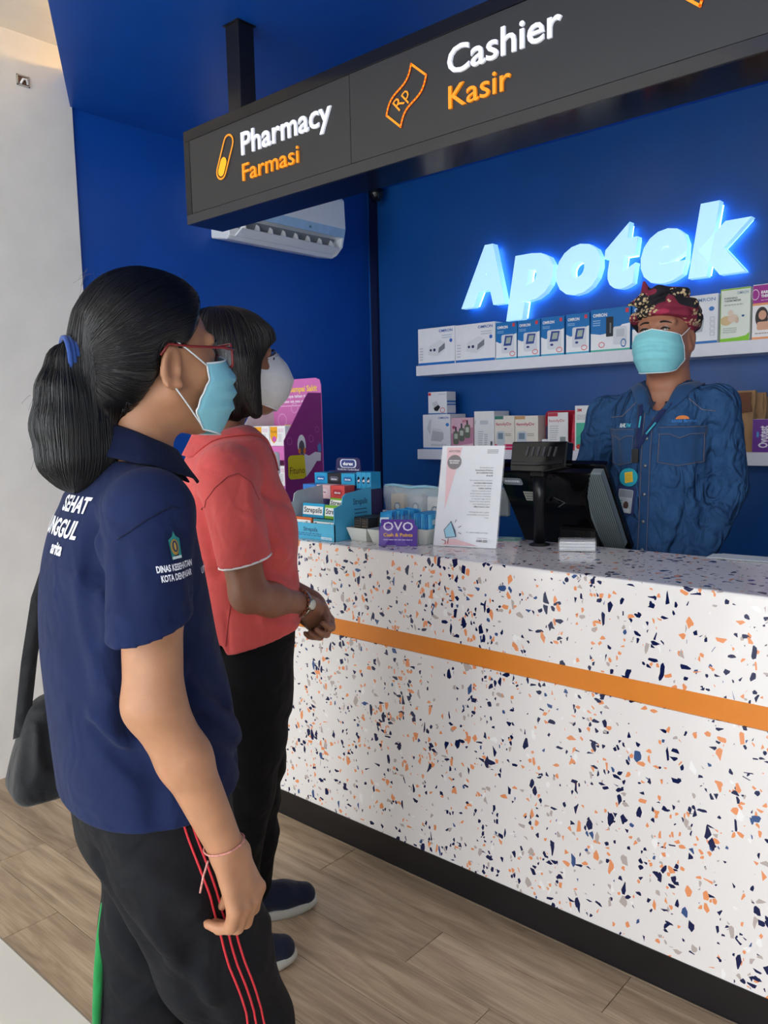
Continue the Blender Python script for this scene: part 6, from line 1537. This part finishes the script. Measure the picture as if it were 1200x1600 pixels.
for s in (-1, 1):
    h_ = np.array([0, cx3+.09*s, hz]); k_ = np.array([.01, cx3+.10*s, .47]); a_ = np.array([-.02, cx3+.11*s, .09])
    g.chain([h_, k_, a_], [.09, .06, .04], .03); g.cone((a_[0], a_[1], .045), (a_[0]+.15, a_[1], .032), .034, .024, .02)
SK3 = skin('warm_brown', '#a8735a')
body_obj('body', g, B3, SK3, w3, 1)
DEN, nt, b = node_mat('denim_cloth')
N = nt.nodes.new; L = nt.links.new
tc = N('ShaderNodeTexCoord'); n1 = N('ShaderNodeTexNoise'); n1.inputs['Scale'].default_value = 14; n1.inputs['Detail'].default_value = 5; L(tc.outputs['Object'], n1.inputs['Vector'])
mp = N('ShaderNodeMapping'); mp.inputs['Scale'].default_value = (500, 500, 60); L(tc.outputs['Object'], mp.inputs['Vector']); n2 = N('ShaderNodeTexNoise'); n2.inputs['Scale'].default_value = 1; L(mp.outputs['Vector'], n2.inputs['Vector'])
ad = N('ShaderNodeMath'); ad.operation = 'MULTIPLY_ADD'; L(n2.outputs['Fac'], ad.inputs[0]); ad.inputs[1].default_value = .5; L(n1.outputs['Fac'], ad.inputs[2])
rp = N('ShaderNodeValToRGB'); rp.color_ramp.elements[0].position = .5; rp.color_ramp.elements[0].color = lin('#22426a'); rp.color_ramp.elements[1].position = 1.0; rp.color_ramp.elements[1].color = lin('#345a86'); L(ad.outputs[0], rp.inputs['Fac']); L(rp.outputs['Color'], b.inputs['Base Color']); b.inputs['Roughness'].default_value = .85; b.inputs['Specular IOR Level'].default_value = .2
bpd = N('ShaderNodeBump'); bpd.inputs['Strength'].default_value = .3; bpd.inputs['Distance'].default_value = .001; L(n2.outputs['Fac'], bpd.inputs['Height']); L(bpd.outputs['Normal'], b.inputs['Normal'])
mpw = N('ShaderNodeMapping'); mpw.inputs['Scale'].default_value = (1, 1, .6); mpw.inputs['Rotation'].default_value = (.5, .3, 0); L(tc.outputs['Object'], mpw.inputs['Vector']); soft_wrinkles(nt, mpw.outputs['Vector'], bpd, 19.0, .05)
DEN2 = fabric('denim_dark_edge', '#264a74', .85, .4, 600)
g = Grid((-.22, -.36, hz-.04), (.30, .36, 1.50), .0045)
g.loft(S3, .02, 2.35)
for sh, el, wr in ((shR, elR, wrR), (shL, elL, wrL)):
    g.cone(nk+np.array([0, 0, -.07]), sh+np.array([0, 0, -.002]), .062, .058, .04)
    g.cone(sh, sh*.7+el*.3, .060, .060, .022); g.chain([sh*.7+el*.3, el, el*.5+wr*.5, wr], [.060, .054, .050, .043], .007)
for s_, sh, el, wr in ((1, shL, elL, wrL), (-1, shR, elR, wrR)):
    for k in range(5):
        c_ = sh*(1-.17*(k+1))+el*.17*(k+1); g.fold(c_+np.array([.06, -.035*s_, .012]), c_+np.array([.03, .055*s_, -.018]), .010, .007*(-1)**k)
    for k in range(6):
        c_ = el*(1-.14*(k+.3))+wr*.14*(k+.3); g.fold(c_+np.array([.05, -.035*s_, .03]), c_+np.array([.035, .05*s_, -.02]), .010, .008*(-1)**k)
for a, bb, w, am in ((b3(1105, 690, .1), b3(1100, 780, .1), .012, -.008), (b3(1060, 800, .13), b3(1030, 865, .13), .014, .006), (b3(1085, 770, .12), b3(1050, 860, .13), .012, -.006), (b3(1095, 800, .11), b3(1070, 870, .12), .012, .006), (b3(960, 690, .1), b3(975, 780, .12), .012, -.006), (b3(975, 800, .13), b3(1000, 860, .13), .014, .005), (b3(1080, 640, .08), b3(1110, 672, .09), .012, -.004)): g.fold(a, bb, w, am*2.0)
g.op(lambda X, Y, Z: hz-Z+0*X+0*Y, (-.3, -.4, hz-.05), (.3, .4, hz+.02), .004, 'and', 0)
for el, wr in ((elL, wrL), (elR, wrR)): g.cone(wr, wr+(wr-el)*.3, .036, .038, .004, 'cut')
g.cone(nk+np.array([.02, 0, -.045]), T3((.0, 0, -.06)), .048, .070, .012, 'cut')
g.cone(nk+np.array([.10, 0, -.085]), nk+np.array([.09, 0, .03]), .012, .050, .01, 'cut')
den, bv3 = body_obj('denim_shirt', g, B3, DEN, w3, 2)
collar(B3, DEN2, den, nk+np.array([.012, 0, .008]), .070, .074, nk[2]-.034, nk[2]+.050, .062, .032, .5, dropf=.02, bv=bv3)
fF = tri_frame(B3, (.3, 0, 0), (0, 1, 0), (0, 0, 1))
def lf3(px, py, x=.12): q = B3.pxx(px, py, x); return (q[1], q[2])
ST = mat('tan_thread', '#8d7a78', .7)
# placket and buttons
pc0, pc1 = lf3(1008, 632), lf3(1006, 872)
P0 = lf3(1012, 640, .13)[0]
patch('placket', fF, bv3, P0-.016, P0+.016, lambda u: lf3(1012, 640)[1], lambda u: hz+.01, DEN2, den, 4, 30, .0022)
for s in (-1, 1): stitch('stitching', [(P0+.013*s, lf3(1012, 640)[1]), (P0+.013*s, hz+.02)], fF, bv3, ST, den, .0006, .004, 30)
for py in (685, 727, 771, 813, 856):
    q = project([(P0, lf3(1010, py)[1])], fF, bv3, .004)[0]; nrm = Vector(B3.R @ np.array([1, 0, 0]))
    tube('button', [tuple(q), tuple(q+nrm*.002)], .0055, mat('pewter_button', '#8d949c', .3, metal=.7), den, 12)
# pockets with flaps
for (x0, x1, yt, yb, nm) in ((1031, 1096, 668, 722, 'pocket'), (943, 992, 672, 722, 'pocket')):
    u0, vt = lf3(x0, yt); u1, _ = lf3(x1, yt); vb = lf3(x0, yb)[1]; um = (u0+u1)/2
    bot = lambda u: vb-.012*(1-abs(2*u-1)); flb = lambda u: vt-.022-.012*max(0, 1-abs(2*u-1)*2.2)
    po = patch('pocket', fF, bv3, u0, u1, lambda u: vt-.004, bot, DEN2, den, 14, 12, .0022)
    fo = patch('pocket_flap', fF, bv3, u0-.002, u1+.002, lambda u: vt+.004, flb, DEN2, den, 18, 6, .0045)
    stitch('stitching', [(u0+.003, vt-.02), (u0+.003, vb+.001), (um, vb-.009), (u1-.003, vb+.001), (u1-.003, vt-.02)], fF, bv3, ST, den, .0006, .0042, 8)
    stitch('stitching', [(u0, vt+.001), (u1, vt+.001)], fF, bv3, ST, den, .0006, .0066, 10)
    stitch('stitching', [(u0+(u1-u0)*t, flb(t)+.003) for t in np.linspace(0, 1, 15)], fF, bv3, ST, den, .0006, .0066, 2)
# yoke seams
stitch('stitching', [lf3(1075, 622, .08), lf3(1096, 640, .08), lf3(1118, 642, .06)], fF, bv3, ST, den, .0008, .0015, 10); stitch('stitching', [lf3(996, 628, .08), lf3(975, 650, .08), lf3(955, 652, .06)], fF, bv3, ST, den, .0008, .0015, 10)
TL = mat('teal_print', '#3fb0c4', .7); u, v = lf3(965, 668)
cloth_text('RHK', u, v, .0125, fF, bv3, mat('white_print2', '#d8ecf0', .7), den, .022, .03, shear=.15); cloth_text('FM', u+.023, v, .0125, fF, bv3, TL, den, .016, .03, shear=.15)
u, v = lf3(1049, 660); cloth_text('kimia farma', u, v, .010, fF, bv3, mat('blue_print', '#3f7fc4', .7), den, .062, .02)
um, vm = lf3(1064, 656); arc = ring2d(um, vm+.002, .018, .011, 12, 0, math.pi, True)
mesh_obj('sunrise_logo', project(arc, fF, bv3, .0022), [tuple(range(12))], mat('orange_print', '#d9803c', .7), den)
# trousers
g = Grid((-.22, cx3-.26, .05), (.24, cx3+.26, hz+.06), .006)
g.loft([(hz-.08, 0, cx3, .11, .17), (hz, .005, cx3, .118, .172), (hz+.05, .01, cx3, .12, .172)], .02)
for s in (-1, 1): g.chain([np.array([0, cx3+.09*s, hz-.02]), np.array([.01, cx3+.10*s, .47]), np.array([-.02, cx3+.11*s, .10])], [.098, .075, .062], .025)
body_obj('trousers', g, B3, BLK, w3, 1)
for s in (-1, 1):
    g = Grid((-.10, cx3+.11*s-.06, 0), (.22, cx3+.11*s+.06, .13), .006); g.chain([(-.04, cx3+.11*s, .05), (.06, cx3+.11*s, .045), (.14, cx3+.11*s, .03)], [.045, .042, .03], .02)
    g.op(lambda X, Y, Z: .003-Z+0*X+0*Y, (-.12, cx3-.3, 0), (.25, cx3+.3, .02), .003, 'and', 0); body_obj('shoe', g, B3, mat('dark_shoe', '#1c1d22', .6), w3, 1)
# lanyard, badge and card
LNY = fabric('navy_lanyard', '#1c2a58', .7); clip = lf3(996, 700, .13)
def cl_ribbon(nm, pts, w, m, off, parent, n=10):
    Q = []
    for i in range(len(pts)-1):
        for k in range(n): t = k/n; Q.append(np.array(pts[i])*(1-t)+np.array(pts[i+1])*t)
    Q.append(np.array(pts[-1])); A = []; C_ = []
    for i, q in enumerate(Q):
        d = Q[min(i+1, len(Q)-1)]-Q[max(i-1, 0)]; d /= np.linalg.norm(d)+1e-9; nn = np.array([-d[1], d[0]])*w/2; A.append(tuple(q-nn)); C_.append(tuple(q+nn))
    V = project(A, fF, bv3, off)+project(C_, fF, bv3, off); k = len(Q); F = [(i, i+1, k+i+1, k+i) for i in range(k-1)]
    o = mesh_obj(nm, V, F, m, parent, True); s_ = o.modifiers.new('thick', 'SOLIDIFY'); s_.thickness = .0012; return o
l1 = cl_ribbon('lanyard', [lf3(1004, 632, .08), lf3(1000, 660, .12), clip], .016, LNY, .006, w3); l2 = cl_ribbon('lanyard', [lf3(1048, 628, .09), lf3(1028, 655, .11), clip], .016, LNY, .007, w3)
cl_ribbon('lanyard_print', [lf3(1001, 650, .12), lf3(1000, 668, .12)], .005, TL, .0085, l1, 4); cl_ribbon('lanyard_print', [lf3(1026, 660, .12), lf3(1012, 678, .12)], .005, TL, .0095, l2, 4)
cq = project([clip], fF, bv3, .010)[0]; nrm = Vector(B3.R @ np.array([1, 0, 0])); left = Vector(B3.R @ np.array([0, 1, 0]))
def onf(px, py, off): q = lf3(px, py, .13); return project([q], fF, bv3, off)[0]
def card(nm, c, w, h, m, t=.003, tilt=0.0, parent=None, r=.006):
    ux = (left*math.cos(tilt)+Vector((0, 0, 1))*math.sin(tilt)); uy = nrm.cross(ux); fr = frame(c, ux, uy)
    return slab(nm, round_rect(-w/2, -h/2, w/2, h/2, r), fr, t, m, parent), fr
k1, _ = card('lanyard_clip', onf(995, 712, .012), .020, .042, mat('black_clip', '#101014', .4), .008, 0, w3, .003)
bc = onf(986, 745, .016); o, fr = card('button_badge', bc, .056, .056, mat('teal_badge', '#2aa0b4', .3), .004, 0, w3, .0275)
p = Print(fr); p.poly([(-.010, -.018), (.014, -.013), (.012, .018), (-.012, .014)], I('#e8c23c')); p.greek(-.008, -.012, .010, .012, 5, I('#c89a20'), .4); p.build('badge_print', o)
o, fr = card('identity_card', onf(980, 782, .012), .060, .088, mat('navy_card_holder', '#2a3866', .35), .004, -.10, w3)
p = Print(fr); p.poly(round_rect(-.022, -.036, .022, .036, .004), I('#b9bfc4')); p.rect(-.02, .012, .02, .034, I('#8d949c')); p.disc(.004, -.012, .008, .012, I('#5a4038')); p.rect(-.006, -.034, .016, -.022, I('#d8dee2')); p.greek(-.020, -.034, -.008, .004, 5, I('#2a9a98'), .5); p.build('card_print', o)
# headcloth
BAT, nt, b = node_mat('batik_cloth'); N = nt.nodes.new; L = nt.links.new
tc = N('ShaderNodeTexCoord'); n1 = N('ShaderNodeTexNoise'); n1.inputs['Scale'].default_value = 11; n1.inputs['Detail'].default_value = 1; L(tc.outputs['Object'], n1.inputs['Vector'])
r1 = N('ShaderNodeValToRGB'); r1.color_ramp.interpolation = 'CONSTANT'; e = r1.color_ramp.elements; e[0].position = 0; e[0].color = lin('#14121c'); e[1].position = .50; e[1].color = lin('#7d1c38'); x = e.new(.64); x.color = lin('#a82a4c'); L(n1.outputs['Fac'], r1.inputs['Fac'])
v1 = N('ShaderNodeTexVoronoi'); v1.inputs['Scale'].default_value = 95; L(tc.outputs['Object'], v1.inputs['Vector'])
lt = N('ShaderNodeMath'); lt.operation = 'LESS_THAN'; L(v1.outputs['Distance'], lt.inputs[0]); lt.inputs[1].default_value = .42
n3 = N('ShaderNodeTexNoise'); n3.inputs['Scale'].default_value = 16; n3.inputs['Detail'].default_value = 0; mp = N('ShaderNodeMapping'); mp.inputs['Location'].default_value = (3, 5, 1); L(tc.outputs['Object'], mp.inputs['Vector']); L(mp.outputs['Vector'], n3.inputs['Vector'])
gt = N('ShaderNodeMath'); gt.operation = 'GREATER_THAN'; L(n3.outputs['Fac'], gt.inputs[0]); gt.inputs[1].default_value = .52
mu = N('ShaderNodeMath'); mu.operation = 'MULTIPLY'; L(lt.outputs[0], mu.inputs[0]); L(gt.outputs[0], mu.inputs[1])
mx = N('ShaderNodeMix'); mx.data_type = 'RGBA'; L(mu.outputs[0], mx.inputs['Factor']); L(r1.outputs['Color'], mx.inputs[6]); mx.inputs[7].default_value = lin('#c9b288'); L(mx.outputs[2], b.inputs['Base Color']); b.inputs['Roughness'].default_value = .8
g = Grid((-.14, -.13, -.06), (.16, .13, .20), .003)
g.ell((-.006, 0, .050), (.108, .092, .082), .01); g.ell((.0, 0, .038), (.110, .093, .050), .015)
g.chain([(.088, -.03, .052), (.06, -.075, .048), (.0, -.093, .045), (-.07, -.07, .03)], [.014, .014, .014, .012], .012); g.chain([(.088, .03, .052), (.06, .075, .048), (.0, .093, .045), (-.07, .07, .03)], [.014, .014, .014, .012], .012)
g.chain([(.096, -.05, .085), (.07, 0, .118), (.02, .06, .118)], [.016, .018, .016], .015); g.chain([(.085, .04, .09), (.03, .085, .08), (-.04, .08, .07)], [.015, .016, .012], .015)
g.cone((.085, -.028, .105), (.075, -.044, .150), .022, .006, .012, sq=((.7, .7, 0), .6)); g.cone((.088, -.035, .10), (.09, -.085, .085), .016, .004, .01)
g.fold((.10, -.06, .07), (.05, .06, .125), .007, -.006); g.fold((.10, .0, .075), (.0, .09, .09), .007, -.005); g.fold((.09, -.02, .10), (.09, -.06, .06), .006, -.005)
fz2 = ([-.14, -.06, 0, .06, .16], [-.035, -.016, .006, .038, .060])
def under(X, Y, Z): return np.interp(X.ravel(), *fz2)[:, None, None].astype(np.float32)-Z+0*Y+.12*np.maximum(0, .05-np.abs(Y))*(X > .05)*.2
g.op(under, (-.14, -.13, -.06), (.16, .13, .20), .006, 'and', 0)
body_obj('headcloth', g, H3, BAT, w3, 2)
g = Grid((-.12, -.10, -.12), (.06, .10, .04), .0045); g.ell((-.02, 0, -.01), (.092, .080, .07), .01); g.op(lambda X, Y, Z: X-np.interp(Z.ravel(), [-.12, -.05, 0, .05], [-.05, -.02, .022, .03])[None, None, :].astype(np.float32)+0*Y, (-.14, -.12, -.12), (.08, .12, .05), .006, 'and', 0)
for s in (-1, 1): g.ell((-.002, .082*s, -.012), (.020, .020, .032), .005, 'cut')
body_obj('hair', g, H3, HAIR, w3, 1)
add_mask(H3, w3, 'surgical', '#86d0d8', '#e4eef0')
face_bits(H3, w3)
